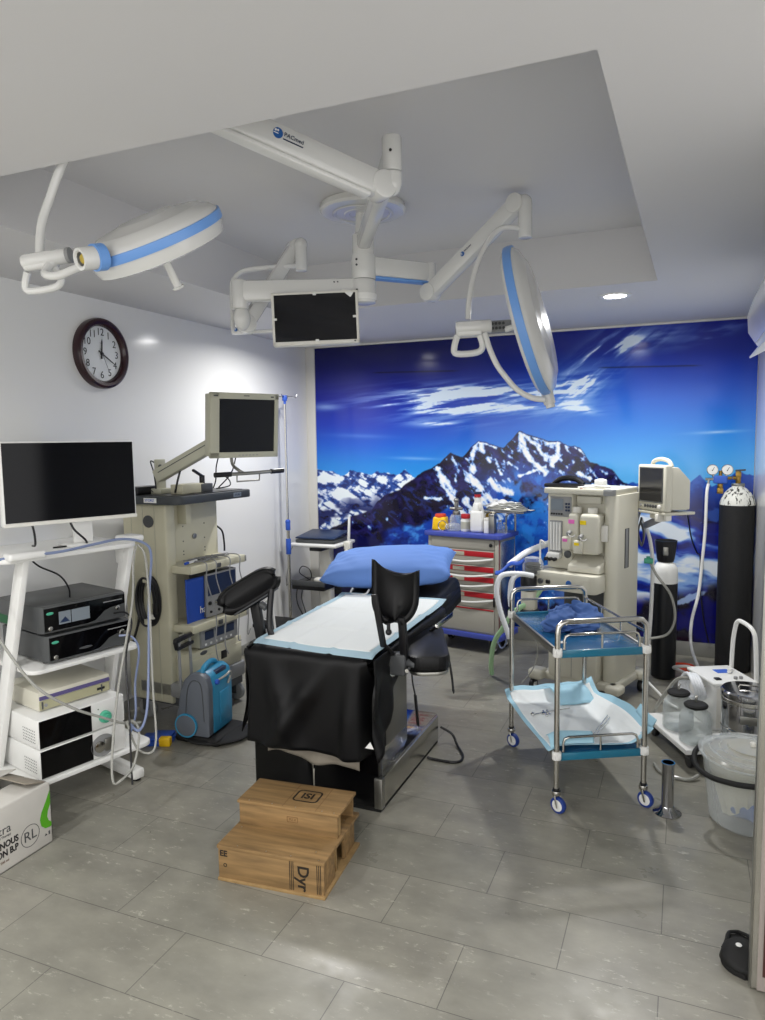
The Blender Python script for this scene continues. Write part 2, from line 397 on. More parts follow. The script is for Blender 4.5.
def mural_colours(a, b_):
    """the printed picture: a mountain panorama under a deep blue sky; a runs left to right, b_ downwards over the print"""
    def col(h): return np.array([int(h[i:i+2], 16) for i in (0, 2, 4)], float)
    def mixc(c, d_, f): return c*(1-f[..., None])+d_*f[..., None]
    C = np.zeros(a.shape+(3,))
    t = (a-316)/440.
    # sky: two vertical ramps blended from left to right
    ys = np.array([318, 350, 375, 400, 425, 445, 465, 490])
    Lc = np.array([col(h) for h in ('080836', '0c0d4a', '101670', '152296', '1638b0', '185ac8', '2480d6', '3a9ae2')])
    Rc = np.array([col(h) for h in ('101c84', '102a9a', '1244b8', '1660cc', '247cda', '3a94e2', '52a8e8', '62b2ea')])
    for k in range(3):
        l = np.interp(b_, ys, Lc[:, k]); r = np.interp(b_, ys, Rc[:, k]); f = sstep(0.05, .8, t); C[..., k] = l*(1-f)+r*f
    # clouds
    n1 = fnoise(a/34., (b_+.12*a)/5.0, 3, 5); n2 = fnoise((.8*a-.6*b_)/38, (.6*a+.8*b_)/6., 5, 5)
    def band(x0, y0, sx, sy, sl=0.): 
        yy = b_-y0-sl*(a-x0); return np.exp(-((a-x0)/sx)**2-(yy/sy)**2)
    cl = np.zeros_like(a)
    wisp = fnoise((a+.35*b_)/46., (b_+.16*a)/4.2, 7, 5)
    thin = fnoise((a+.2*b_)/30., (b_+.10*a)/2.4, 9, 4)
    tex = .55*wisp+.45*thin
    cl += band(480, 399, 80, 12, .03)*sstep(.36, .66, tex)*1.35
    cl += band(432, 408, 64, 9, .05)*sstep(.40, .68, tex)*1.25
    cl += band(470, 390, 60, 7, -.04)*sstep(.42, .68, thin)*.8
    cl += band(562, 390, 38, 14, -.30)*sstep(.30, .62, .5*n1+.5*tex)*1.4
    cl += band(588, 374, 26, 22, -.7)*sstep(.30, .62, n2)*1.2
    cl += band(440, 424, 36, 4, .04)*sstep(.36, .62, tex)*1.0
    cl += band(582, 409, 15, 4, .2)*sstep(.3, .55, thin)*1.1
    cl += band(325, 407, 14, 3.5)*.7
    cl += band(606, 354, 32, 20, -.8)*sstep(.32, .66, n2)*1.1
    cl += band(645, 341, 42, 11, -.25)*sstep(.32, .66, .5*n2+.5*n1)*.85
    cl += band(716, 333, 34, 6, -.35)*sstep(.36, .62, n1)*.5
    cl += band(718, 432, 24, 1.5, -.05)*.85
    cl += band(415, 458.5, 22, 1.4, .03)*.55+band(360, 436, 30, 2, .03)*.3
    cl = np.clip(cl, 0, 1)
    C = mixc(C, col('a9c8f0'), cl*.88); C = mixc(C, col('e6effb'), sstep(.72, 1, cl)*.75)
    seam = np.exp(-((b_-371.5+.022*(a-420))/.7)**2)*(sstep(368, 380, a)*sstep(462, 448, a)+sstep(596, 606, a)*sstep(706, 690, a))
    C = C*(1-.55*seam[..., None])
    # far blue range on the right and behind
    j = fnoise(a/9., a*0+3.1, 11, 5)-.5
    def ridge(pts, rough): 
        p_ = np.array(pts, float); return np.interp(a, p_[:, 0], p_[:, 1])+rough*j
    r0 = ridge([(300, 520), (620, 485), (655, 480), (672, 487), (688, 486), (700, 474), (712, 487), (722, 482), (738, 471), (760, 478)], 5)
    m = sstep(-.8, .8, b_-r0); far = mixc(np.broadcast_to(col('1f4aa8'), C.shape), np.broadcast_to(col('101c62'), C.shape), sstep(0, 34, b_-r0))
    far = mixc(far, np.broadcast_to(col('3c6cc4'), C.shape), sstep(.52, .7, fnoise(a/14, b_/9, 15, 5))*.55)
    C = mixc(C, far, m)
    # distant snow range on the left
    r1 = ridge([(300, 467), (325, 470), (340, 473), (362, 471), (380, 474), (396, 474), (405, 471), (412, 476), (430, 480), (800, 700)], 9)
    m = sstep(-.7, .7, b_-r1)
    s = fnoise((a+.9*(b_-470))/15, (b_-.6*a)/7, 21, 5, ridged=True)
    snow = mixc(np.broadcast_to(col('e4ecf6'), C.shape), np.broadcast_to(col('2a4c9a'), C.shape), sstep(.60, .74, s))
    snow = mixc(snow, np.broadcast_to(col('16205c'), C.shape), sstep(.76, .84, s)*.8+sstep(16, 40, b_-r1)*sstep(.5, .62, fnoise(a/20, b_/14, 25, 4)))
    C = mixc(C, snow, m)
    # main massif: dark rock with snow faces
    r2 = ridge([(300, 640), (318, 536), (345, 520), (372, 508), (384, 496), (400, 489), (415, 477), (428, 469), (440, 462), (450, 453), (462, 457), (470, 447), (478, 440), (492, 446), (503, 449), (519, 432), (533, 437), (547, 441), (560, 441), (574, 447), (580, 449), (590, 463), (602, 467), (612, 470), (620, 479), (640, 492), (662, 508), (800, 545)], 5)
    dz = b_-r2; m = sstep(-.8, .8, dz)
    rk = fnoise((a-.5*b_)/12, (b_+.4*a)/10, 31, 6, ridged=True); rk2 = fnoise(a/26, b_/18, 33, 5)
    fine = fnoise(a/4.5, b_/4.5, 39, 4); grain = fnoise((a-.7*b_)/3.2, (b_+.5*a)/7.5, 43, 4); veins = fnoise((a+.55*b_)/13, (b_-.75*a)/6.5, 45, 5, ridged=True)
    def flat(h): return np.broadcast_to(col(h), C.shape)
    base = mixc(flat('0d0b28'), flat('231f5a'), sstep(.48, .82, rk))
    base = mixc(base, flat('1d1826'), sstep(.42, .6, rk2)*.8*sstep(475, 440, a))
    base = mixc(base, flat('2a3f9a'), sstep(.70, .86, veins)*.55*sstep(2, 8, dz))
    lowblue = sstep(18, 52, dz+14*(rk2-.5))*sstep(450, 505, a)
    base = mixc(base, flat('1b4cb0'), np.clip(lowblue*sstep(.40, .58, rk2+.25*(rk-.5)), 0, 1))
    base = mixc(base, flat('2f7cd6'), np.clip(lowblue*sstep(.52, .66, fnoise(a/11, b_/13, 35, 5)+.2*(fine-.5)), 0, 1)*.9)
    base = mixc(base, flat('2577cc'), np.clip(band(545, 508, 30, 24)*.8+band(505, 530, 30, 16)*.5, 0, 1)*sstep(.3, .5, fine))
    sn = np.zeros_like(a)
    def stripe(pts, w, s_=1.):
        nonlocal sn
        best = np.full(a.shape, 1e9)
        for (x0, y0), (x1, y1) in zip(pts, pts[1:]):
            dx, dy = x1-x0, y1-y0; tt = np.clip(((a-x0)*dx+(b_-y0)*dy)/(dx*dx+dy*dy), 0, 1)
            best = np.minimum(best, np.hypot(a-x0-tt*dx, b_-y0-tt*dy))
        sn = np.maximum(sn, np.exp(-(best/(w*.92))**2)*s_)
    for q in (([(519, 432), (524, 446), (530, 460), (545, 473)], 3.6, 1), ([(521, 433), (534, 443), (546, 458)], 3., .9), ([(530, 437), (548, 442), (562, 443), (575, 448)], 3., .75),
              ([(558, 443), (558, 455), (551, 466)], 3.4, 1), ([(478, 440), (484, 452), (488, 462)], 3.4, 1), ([(478, 440), (494, 447)], 2.4, .9), ([(476, 444), (470, 460), (474, 472)], 4, .9),
              ([(437, 470), (443, 482), (449, 492), (456, 504), (463, 515), (470, 526)], 4.2, 1.05), ([(452, 458), (457, 470), (455, 480)], 2.6, .8),
              ([(470, 478), (480, 490), (492, 502), (506, 512)], 6, 1.05), ([(490, 480), (500, 490), (509, 494)], 4.6, 1.), ([(478, 494), (486, 506), (500, 520)], 6, .95), ([(466, 500), (474, 518), (486, 536)], 6, 1.), ([(496, 505), (512, 520)], 4, .8),
              ([(578, 473), (590, 479)], 2.6, .95), ([(594, 484), (612, 488), (630, 488)], 3.4, .9), ([(520, 476), (545, 467)], 2.2, .8), ([(424, 498), (439, 499)], 2., .85), ([(496, 464), (500, 474)], 2.6, .8), ([(508, 462), (520, 470)], 1.8, .6), ([(600, 470), (612, 478)], 2., .6), ([(560, 470), (572, 486)], 2.4, .5)): stripe(*q)
    sn = np.maximum(sn, .42*sstep(.55, .8, veins)*sstep(470, 482, a)*sstep(606, 580, a)*sstep(46, 8, dz))
    sn = sn+1.5*(grain-.55)+.8*(fine-.52)+.5*(rk-.6)
    sn = sn*sstep(0, 1.5, dz)
    base = mixc(base, flat('5f8fd8'), sstep(.34, .52, sn)); base = mixc(base, flat('c6d8f2'), sstep(.48, .66, sn)); base = mixc(base, flat('f0f4fa'), sstep(.66, .95, sn))
    C = mixc(C, base, m)
    # blue shade at the foot, left
    f1 = ridge([(300, 540), (380, 532), (400, 523), (420, 525), (436, 512), (450, 505), (465, 520), (480, 545), (800, 620)], 8)
    m = sstep(-1, 4, b_-f1)*sstep(480, 465, a)
    foot = mixc(np.broadcast_to(col('1a3fa6'), C.shape), np.broadcast_to(col('3f86d8'), C.shape), sstep(.5, .7, fnoise(a/9, b_/6, 51, 5)))
    foot = mixc(foot, np.broadcast_to(col('0e0f4a'), C.shape), sstep(388, 375, a)+sstep(.55, .7, fnoise(a/16, b_/12, 53, 4))*.6)
    C = mixc(C, np.clip(foot, 0, 255), m)
    # swirling glacier, lower right
    gl = ridge([(300, 700), (540, 560), (600, 520), (640, 506), (662, 511), (700, 522), (760, 528)], 3)
    m = sstep(-1.5, 2, b_-gl)*sstep(540, 600, a)
    w1 = fnoise(a/55, (b_-.18*a)/15+1.4*fnoise(a/38, b_/30, 63, 3), 61, 5)
    g = mixc(np.broadcast_to(col('1733a0'), C.shape), np.broadcast_to(col('7fa6e0'), C.shape), sstep(.42, .52, w1)); g = mixc(g, np.broadcast_to(col('dfe8f6'), C.shape), sstep(.52, .62, w1))
    g = mixc(g, np.broadcast_to(col('141a70'), C.shape), sstep(.42, .3, w1))
    dk = sstep(0, 14, b_-np.interp(a, [560, 650, 690, 725, 760], [600, 592, 585, 574, 566]))
    d2 = mixc(np.broadcast_to(col('101066'), C.shape), np.broadcast_to(col('1a1626'), C.shape), np.clip(sstep(.45, .6, fnoise(a/22, b_/16, 65, 4)), 0, 1))
    d2 = mixc(d2, np.broadcast_to(col('a8c2ea'), C.shape), sstep(.45, .7, np.exp(-(((b_-598+.38*(a-690))/5)**2)-((a-690)/22)**2)+.6*(fine-.5))*.9)
    g = mixc(g, d2, dk); C = mixc(C, g, m)
    return np.clip(C*1.06, 0, 255)/255.
def mural():
    x0, x1, z0, z1 = -3.05, .462, .108, 2.463; NX, NZ = 620, 415
    X, Z = np.meshgrid(np.linspace(x0, x1, NX), np.linspace(z0, z1, NZ))
    H = [95.1867, -8.60971, 679.09341, -32.65597, -140.6925, 655.06887, -0.07037, -0.01771]
    dd = H[6]*X+H[7]*Z+1
    Cc = mural_colours((H[0]*X+H[1]*Z+H[2])/dd, (H[3]*X+H[4]*Z+H[5])/dd)
    me = bpy.data.meshes.new('mural_panel'); V = np.stack([X.ravel(), np.full(X.size, YB-.004), Z.ravel()], 1)
    nb = len(V); idx = np.arange(NX*NZ).reshape(NZ, NX)
    q = np.stack([idx[:-1, :-1], idx[:-1, 1:], idx[1:, 1:], idx[1:, :-1]], -1).reshape(-1, 4)
    # a back sheet and edges give the panel its thickness
    V = np.concatenate([V, np.array([(x0, YB-.0005, z0), (x1, YB-.0005, z0), (x1, YB-.0005, z1), (x0, YB-.0005, z1)])])
    ex = [(nb, nb+3, nb+2, nb+1), (idx[0, 0], nb, nb+1, idx[0, -1]), (idx[-1, 0], idx[-1, -1], nb+2, nb+3), (idx[0, 0], idx[-1, 0], nb+3, nb), (idx[0, -1], nb+1, nb+2, idx[-1, -1])]
    faces = np.concatenate([q, np.array(ex)])
    me.from_pydata(V.tolist(), [], faces.tolist())
    at = me.color_attributes.new('print', 'FLOAT_COLOR', 'POINT')
    lc = np.where(Cc <= .04045, Cc/12.92, ((Cc+.055)/1.055)**2.4).reshape(-1, 3)
    full = np.ones((len(V), 4), np.float32); full[:nb, :3] = lc; full[nb:, :3] = .1
    at.data.foreach_set('color', full.ravel())
    m = bpy.data.materials.new('glossy_photo_print'); m.use_nodes = True; nt = m.node_tree; b = nt.nodes['Principled BSDF']
    ca = nt.nodes.new('ShaderNodeVertexColor'); ca.layer_name = 'print'; nt.links.new(ca.outputs[0], b.inputs['Base Color'])
    b.inputs['Roughness'].default_value = .12; b.inputs['Specular IOR Level'].default_value = .5
    me.materials.append(m)
    o = bpy.data.objects.new('wall_mural', me); COL.objects.link(o)
    return tag(o, 'printed mural of blue snowy mountains covering the back wall', 'mural')
mural()

# ------------------------------------------------------------------ recessed ceiling lamps
def downlight(x, y, label):
    t = thing('ceiling_downlight', label, 'ceiling light', (x, y, ZC), 0, 'recessed ceiling downlights')
    obj('rim', B().lathe([(.062, -.001), (.064, -.006), (.085, -.009), (.094, -.004), (.094, 0), (.062, 0)], 40), M_white, t)
    obj('diffuser', B().lathe([(0, -.004), (.063, -.004)], 40), M_diff, t)
    l = bpy.data.lights.new('lamp', 'AREA'); l.shape = 'DISK'; l.size = .13; l.energy = LAMP_POWER; l.color = (1, .99, .97); l.spread = R(165)
    lo = bpy.data.objects.new('lamp', l); COL.objects.link(lo); lo.parent = t; lo.location = (0, 0, -.02)
downlight(-.40, 4.557, 'round lit downlight in the ceiling strip near the mural, on the right')
downlight(-2.39, 4.60, 'round lit downlight in the ceiling strip near the mural, by the left wall')
for x, y, s in ((-.40, .3, 'right of the recess front'), (-2.39, .3, 'left of the recess front'), (-.40, -1.3, 'towards the entrance, right'), (-2.39, -1.3, 'towards the entrance, left')):
    downlight(x, y, 'round lit downlight in the lower ceiling, '+s)

# ------------------------------------------------------------------ ceiling-mounted surgical light with two heads and a monitor
SL = thing('surgical_light', 'white ceiling mounted surgical light with two round heads, jointed arms and a screen', 'surgical light', (-1.44, 3.25, 2.762))
def sl(name, b, m, par=SL, **k): return obj(name, b, m, par, world=True, **k)
cx, cy = -1.44, 3.25
T0 = Matrix.Translation((cx, cy, 0))
pl = sl('ceiling_plate', B().lathe([(0, 2.72), (.13, 2.72), (.195, 2.725), (.205, 2.735), (.2, 2.76), (.17, 2.762)], 48, T0), M_lampw)
sl('plate_ring', B().lathe([(.06, 2.7195), (.065, 2.716), (.085, 2.716), (.09, 2.7195)], 40, T0).lathe([(.125, 2.7195), (.13, 2.715), (.14, 2.715), (.145, 2.7195)], 40, T0), M_lampw, pl)
b = B()
b.lathe([(.0, 2.53), (.052, 2.53), (.052, 2.62), (.038, 2.63), (.034, 2.72)], 32, T0)
b.lathe([(0, 2.415), (.056, 2.415), (.058, 2.42), (.058, 2.524), (.056, 2.53), (0, 2.53)], 32, T0)
b.lathe([(0, 2.30), (.036, 2.30), (.056, 2.306), (.059, 2.315), (.059, 2.405), (.056, 2.412), (0, 2.412)], 32, T0)
col = sl('column', b, M_lampw)
sl('column_collar', B().lathe([(.0595, 2.318), (.0605, 2.345), (.059, 2.346)], 32, T0), M_white, col)
for zz in (2.50, 2.475, 2.36):
    sl('screw', B().cyl((cx-.01, cy-.0565, zz), (cx-.01, cy-.061, zz), .005, seg=10), M_dgrey, col)
A = Vector((-.951, 2.40, 2.62))      # outer joint of the upper arm
def hinge(b, p, ax, r=.045, w=.075):
    ax = Vector(ax).normalized(); p = Vector(p); return b.cyl(p-ax*w/2, p+ax*w/2, r, bev=.006, seg=28)
# upper arm towards the entrance
sl('horizontal_arm', B().obox((cx, cy, 2.588), (A.x, A.y, 2.605), .066, .085, .022), M_lampw)
b = B().cyl((A.x, A.y, 2.565), (A.x, A.y, 2.682), .034, bev=.006).sph((A.x, A.y, 2.53), (.034, .034, .045)).cyl((A.x, A.y, 2.53), (A.x, A.y, 2.561), .034)
jt = sl('elbow_joint', b, M_lampw)
sl('screw', B().cyl((A.x+.008, A.y-.033, 2.625), (A.x+.010, A.y-.037, 2.625), .005, seg=10), M_black, jt)
Bp = Vector((-1.51, 1.72, 2.712)); A2 = Vector((-.985, 2.375, 2.515))
dirn = (Bp-A2).normalized(); side = Vector((dirn.y, -dirn.x, 0)).normalized()
b = B().obox(A2, Bp, .07, .088, .022); hinge(b, A2, side, .047, .078); hinge(b, Bp, side, .04, .07)
sp = sl('spring_arm', b, M_lampw)
b = B().obox(A2+dirn*.05-Vector((0, 0, .049)), A2+dirn*.7-Vector((0, 0, .049)), .05, .014, .004)
sl('arm_underside_cover', b, M_white, sp)
upa = side.cross(dirn); 
if upa.z < 0: upa = -upa
def logo(pc, xd, yd, s, par, sub=True):
    M = frame(pc, xd, yd)
    sl('logo', B().cyl(M @ Vector((-s*1.25, 0, 0)), M @ Vector((-s*1.25, 0, .0012)), s*.55, seg=24), M_logo, par)
    sl('logo_swirl', B().cyl(M @ Vector((-s*1.55, s*.22, .001)), M @ Vector((-s*1.55, s*.22, .002)), s*.13, seg=12).cyl(M @ Vector((-s*1.3, s*.25, .001)), M @ Vector((-s*1.3, s*.25, .002)), s*.11, seg=12)
       .box(-s*1.75, -s*1.2, -s*.1, -s*.02, .001, .002, 0, 1, M), M_label, par)
    text('PACmed', s*.62, M @ Matrix.Translation((s*.55, s*.12, .001)), M_dkblue, par, world=True)
    if sub: sl('caption_line', B().box(-s*.6, s*1.7, -s*.42, -s*.3, 0, .001, 0, 1, M), M_dkblue, par)
fside = side if side.dot(Vector((0, 0, 1.65))-A2) > 0 else -side
if (Vector((0, 0, 1.65))-A2).dot(side) < 0: fside = -side
logo(A2+dirn*.355+fside*.0355+upa*.004, -dirn, upa, .030, sp)
# left head
b = B().cyl((Bp.x, Bp.y, 2.545), (Bp.x, Bp.y, 2.71), .03, bev=.005).sph((Bp.x, Bp.y, 2.71), .033)
sl('end_joint', b, M_lampw)
yk = B().tube([(-1.51, 1.72, 2.575), (-1.60, 1.735, 2.578), (-1.725, 1.75, 2.545), (-1.772, 1.744, 2.497), (-1.815, 1.735, 2.41), (-1.84, 1.716, 2.32), (-1.847, 1.708, 2.22)], .0135, 14)
sl('yoke_arm', yk, M_lampw)
def control(c, xd, yd, par=SL, w=.1, s=1.):
    """handle box: a short barrel with a rounded loop below it"""
    M = frame(c, xd, yd)
    b = B().cyl(M @ Vector((-w*.6, 0, 0)), M @ Vector((w*.62, 0, 0)), .027*s, bev=.006)
    b.box(-w*.6, w*.3, -.034*s, .026*s, -.026*s, .022*s, .012, 3, M)
    k = sl('control_box', b, M_lampw, par)
    lp = [(-w*.55, -.03), (-w*.68, -.075*s), (-w*.6, -.1*s), (w*.1, -.1*s), (w*.3, -.075*s), (w*.2, -.03)]
    sl('grip_loop', B().tube([M @ Vector((x, y, 0.0)) for x, y in lp], .013*s, 10, 4), M_lampw, k)
    sl('screw', B().cyl(M @ Vector((-.01, .006, .022*s)), M @ Vector((-.01, .006, .025*s)), .003, seg=8).cyl(M @ Vector((.012, .006, .022*s)), M @ Vector((.012, .006, .025*s)), .003, seg=8), M_dgrey, k)
    return k
k1 = control((-1.82, 1.705, 2.215), (.95, .30, .11), (0.05, -.12, 1), w=.12, s=.85)
sl('barrel_cap', B().cyl((-1.752, 1.7265, 2.223), (-1.742, 1.7297, 2.224), .0232, seg=24), M_grey, k1)
sl('lower_yoke', B().tube([(-1.80, 1.71, 2.205), (-1.80, 1.685, 2.172), (-1.775, 1.665, 2.155), (-1.735, 1.668, 2.15), (-1.695, 1.69, 2.168), (-1.665, 1.705, 2.18)], .0125, 12), M_lampw)
def head(c, D, e, Rr, band, fd, dm):
    """disc lamp head: centre c, light direction D, in-plane direction e"""
    D = Vector(D).normalized(); e = Vector(e); e = (e-D*e.dot(D)).normalized(); z = -D; y = z.cross(e)
    M = Matrix(((e.x, y.x, z.x, c[0]), (e.y, y.y, z.y, c[1]), (e.z, y.z, z.z, c[2]), (0, 0, 0, 1)))
    T = band
    prof = [(0, -T*2.0*fd), (Rr*.4, -T*2.0*fd), (Rr*.88, -T*1.9*fd), (Rr*.94, -T*1.75*fd), (Rr*.985, -T*.5), (Rr*.99, 0), (Rr*.98, T*.5), (Rr*.93, T*1.0), (Rr*.80, T*1.45), (Rr*.77, T*1.6), (Rr*.73, T*1.65), (Rr*.45, T*2.0*dm), (Rr*.42, T*2.08*dm), (Rr*.36, T*2.12*dm), (0, T*2.2*dm)]
    h = sl('lamp_head', B().lathe(prof, 64, M), M_lampw)
    sl('blue_band', B().lathe([(Rr*.97, -T*.48), (Rr*1.008, -T*.46), (Rr*1.012, -T*.2), (Rr*1.012, T*.2), (Rr*1.006, T*.46), (Rr*.96, T*.5)], 64, M), M_lampblue, h)
    sl('light_lens', B().lathe([(0, -T*2.04*fd), (Rr*.82, -T*1.99*fd), (Rr*.84, -T*1.9*fd)], 48, M), M_label, h)
    return h, M
hL, ML = head((-1.572, 1.91, 2.303), (.10, .526, -.845), (.85, .392, .352), .224, .03, 1, 1)
sl('handle_socket', B().cyl(ML @ Vector((0.0, .0, -.045)), ML @ Vector((0, 0, -.062)), .03, bev=.004), M_lampw, hL)
hd = sl('sterile_handle', B().cyl(ML @ Vector((0, 0, -.06)), ML @ Vector((0, 0, -.165)), .0125, .0135).cyl(ML @ Vector((0, 0, -.165)), ML @ Vector((0, 0, -.172)), .0205, .019), M_lampw, hL)
sl('handle_clip', B().cyl(ML @ Vector((0, 0, -.066)), ML @ Vector((0, 0, -.073)), .018), M_lblue, hL)
# yoke bearing on the rim of the left head, seen end-on
p0 = ML @ Vector((-.222, 0, 0)); ax = (ML.to_3x3() @ Vector((-1, 0, 0))).normalized(); tow = Vector((-.28, -.92, -.26)).normalized(); p0 = Vector((-1.600, 1.700, 2.196)); ax = tow*.0
kb = sl('yoke_bearing', B().lathe([(.02, .062), (.024, .067), (.031, .067), (.033, .06), (.033, .0), (0, 0)], 28, frame(p0-ax*.008, Vector((0, 0, 1)).cross(tow), tow.cross(Vector((0, 0, 1)).cross(tow)))), M_lampw)
Mk = frame(p0-ax*.008, Vector((0, 0, 1)).cross(tow), tow.cross(Vector((0, 0, 1)).cross(tow)))
sl('bearing_collar', B().lathe([(.034, -.012), (.039, -.01), (.039, .02), (.034, .022)], 28, Mk), M_lampblue, kb)
sl('contact_plug', B().lathe([(0, .058), (.012, .058), (.019, .05)], 20, Mk), M_gold, kb)
# second arm, to the right head
j2 = Vector((-1.205, 3.52, 2.47))
a2 = sl('horizontal_arm', B().obox((cx, cy, 2.478), (j2.x, j2.y, 2.478), .07, .095, .02), M_lampw)
sl('arm_underside_cover', B().obox((cx+.02, cy+.023, 2.428), (j2.x, j2.y, 2.428), .055, .012, .004), M_lampblue, a2)  # blue colour paints the shade and blue reflection under this arm
b = B().cyl((j2.x, j2.y, 2.43), (j2.x, j2.y, 2.525), .036, bev=.005).sph((j2.x-.0, j2.y, 2.385), (.036, .036, .05))
sl('elbow_joint', b, M_lampw)
q0 = Vector((-1.185, 3.49, 2.375)); q1 = Vector((-.725, 3.357, 2.70)); dirn = (q1-q0).normalized(); side = Vector((dirn.y, -dirn.x, 0)).normalized()
b = B().obox(q0, q1, .066, .08, .02); hinge(b, q0, side, .043, .074); hinge(b, q1, side, .043, .074)
sp2 = sl('spring_arm', b, M_lampw)
if side.dot(Vector((0, 0, 0))-Vector((q0.x, q0.y, 0))) < 0: side = -side
upa = side.cross(dirn); upa = upa if upa.z > 0 else -upa
logo(q0+dirn*.28+side*.0335+upa*.004, dirn, upa, .02, sp2, False)
b = B().cyl((-.686, 3.348, 2.545), (-.686, 3.348, 2.70), .031, bev=.005).sph((-.69, 3.35, 2.70), (.034, .034, .036))
sl('end_joint', b, M_lampw)
sl('yoke_arm', B().tube([(-.686, 3.348, 2.58), (-.73, 3.327, 2.59), (-.79, 3.307, 2.587), (-.84, 3.28, 2.53), (-.885, 3.25, 2.42), (-.908, 3.22, 2.29), (-.91, 3.2, 2.18)], .0125, 14), M_lampw)
k2 = control((-.88, 3.178, 2.142), (.93, .35, .05), (.12, -.06, 1), w=.13, s=1.1)
b = B().obox((-.86, 3.2, 2.14), (-.74, 3.3, 2.155), .03, .055, .006)
cp = sl('button_panel', b, M_grey)
Mp = frame((-.782, 3.235, 2.15), (.77, .63, .09), (0, 0, 1))
for i in range(4):
    for j in range(2): sl('button', B().cyl(Mp @ Vector((-.028+.018*i, -.01+.02*j, .0)), Mp @ Vector((-.028+.018*i, -.01+.02*j, .004)), .0065, seg=12), M_dgrey, cp)
sl('lower_yoke', B().tube([(-.829, 3.186, 2.115), (-.81, 3.188, 2.05), (-.776, 3.194, 1.973), (-.735, 3.203, 1.915), (-.69, 3.212, 1.863), (-.625, 3.215, 1.825), (-.565, 3.211, 1.815)], .0125, 14), M_lampw)
hR, MR = head((-.650, 3.270, 2.162), (-.966, -.040, -.249), (.25, .003, -.968), .332, .037, .5, .9)
pr = MR @ Vector((.332, 0, 0)); ax = (MR.to_3x3() @ Vector((1, 0, 0))).normalized()
sl('yoke_bearing', B().cyl(pr-ax*.03, pr+ax*.045, .026, bev=.005).cyl(pr+ax*.045, pr+ax*.06, .02), M_lampw)
sl('sterile_handle', B().cyl(MR @ Vector((0, 0, -.035)), MR @ Vector((0, 0, -.11)), .0135, .015), M_lampw, hR)
# third arm, carrying a screen
j3 = Vector((-1.99, 3.02, 2.36))
a3 = sl('horizontal_arm', B().obox((cx, cy, 2.372), (j3.x, j3.y, 2.368), .066, .1, .02), M_lampw)
sl('arm_end_cover', B().obox((-1.53, 3.18, 2.345), (-1.47, 3.20, 2.335), .05, .045, .012), M_white, a3)
for s in (0, .016): sl('screw', B().cyl((-1.555+s, 3.20-.035+s*.3, 2.40), (-1.555+s, 3.195-.035+s*.3, 2.40), .0035, seg=8), M_dgrey, a3)
sl('elbow_joint', B().cyl((j3.x, j3.y, 2.285), (j3.x, j3.y, 2.42), .039, bev=.005).sph((j3.x, j3.y+.012, 2.245), (.039, .045, .06)), M_lampw)
q0 = Vector((-2.00, 3.085, 2.225)); q1 = Vector((-1.845, 3.312, 2.625)); dirn = (q1-q0).normalized(); side = Vector((dirn.y, -dirn.x, 0)).normalized()
b = B().obox(q0, q1, .06, .07, .018); hinge(b, q0, side, .042, .07); hinge(b, q1, side, .038, .07)
sl('spring_arm', b, M_lampw)
sl('end_joint', B().cyl((-1.80, 3.29, 2.50), (-1.80, 3.29, 2.63), .03, bev=.005).sph((-1.80, 3.292, 2.63), .033), M_lampw)
sl('screen_yoke', B().tube([(-1.80, 3.29, 2.525), (-1.86, 3.245, 2.52), (-1.98, 3.185, 2.51), (-2.055, 3.148, 2.495), (-2.095, 3.125, 2.45), (-2.10, 3.118, 2.40), (-2.096, 3.11, 2.26), (-2.094, 3.105, 2.215)], .0125, 12), M_lampw)
b = B().obox((-2.095, 3.10, 2.20), (-1.99, 3.12, 2.20), .03, .035, .005).obox((-2.05, 3.11, 2.193), (-1.75, 3.14, 2.185), .016, .016, .004)
pb = sl('screen_bracket', b, M_lampw)
logo(Vector((-2.042, 3.086, 2.202)), (.98, .187, 0), (0, 0, 1), .016, pb, False)
ux = Vector((.375, .158, .012)).normalized(); uy = Vector((.045, -.045, .24))
uy = Vector((.02, .03, .24)).normalized(); Mm = frame((-1.628, 3.102, 2.228), ux, uy)
mo = sl('monitor', B().box(-.205, .205, -.124, .124, -.045, 0, .006, 2, Mm).box(-.12, .12, -.09, .09, -.06, -.045, .006, 2, Mm), M_whiteabs)
b = B()
for x0, x1, y0, y1 in ((-.205, .205, .114, .124), (-.205, .205, -.124, -.107), (-.205, -.193, -.124, .124), (.193, .205, -.124, .124)): b.box(x0, x1, y0, y1, 0, .006, .002, 1, Mm)
sl('bezel', b, M_whiteabs, mo)
sl('screen', B().grid(lambda u, v: Mm @ Vector((-.194+.388*u, -.108+.223*v, .0026+.0016*math.sin(9*u+5*v)*math.sin(7*v-3*u))), 20, 14), M_film, mo)
for x, y in ((-.19, 0), (.186, .0), (0, .112), (0.005, -.106)): sl('film_tab', B().box(x-.008, x+.008, y-.005, y+.005, .0035, .0065, 0, 1, Mm), M_label, mo)
sl('power_button', B().box(.18, .188, -.118, -.113, .006, .0075, 0, 1, Mm), M_black, mo)

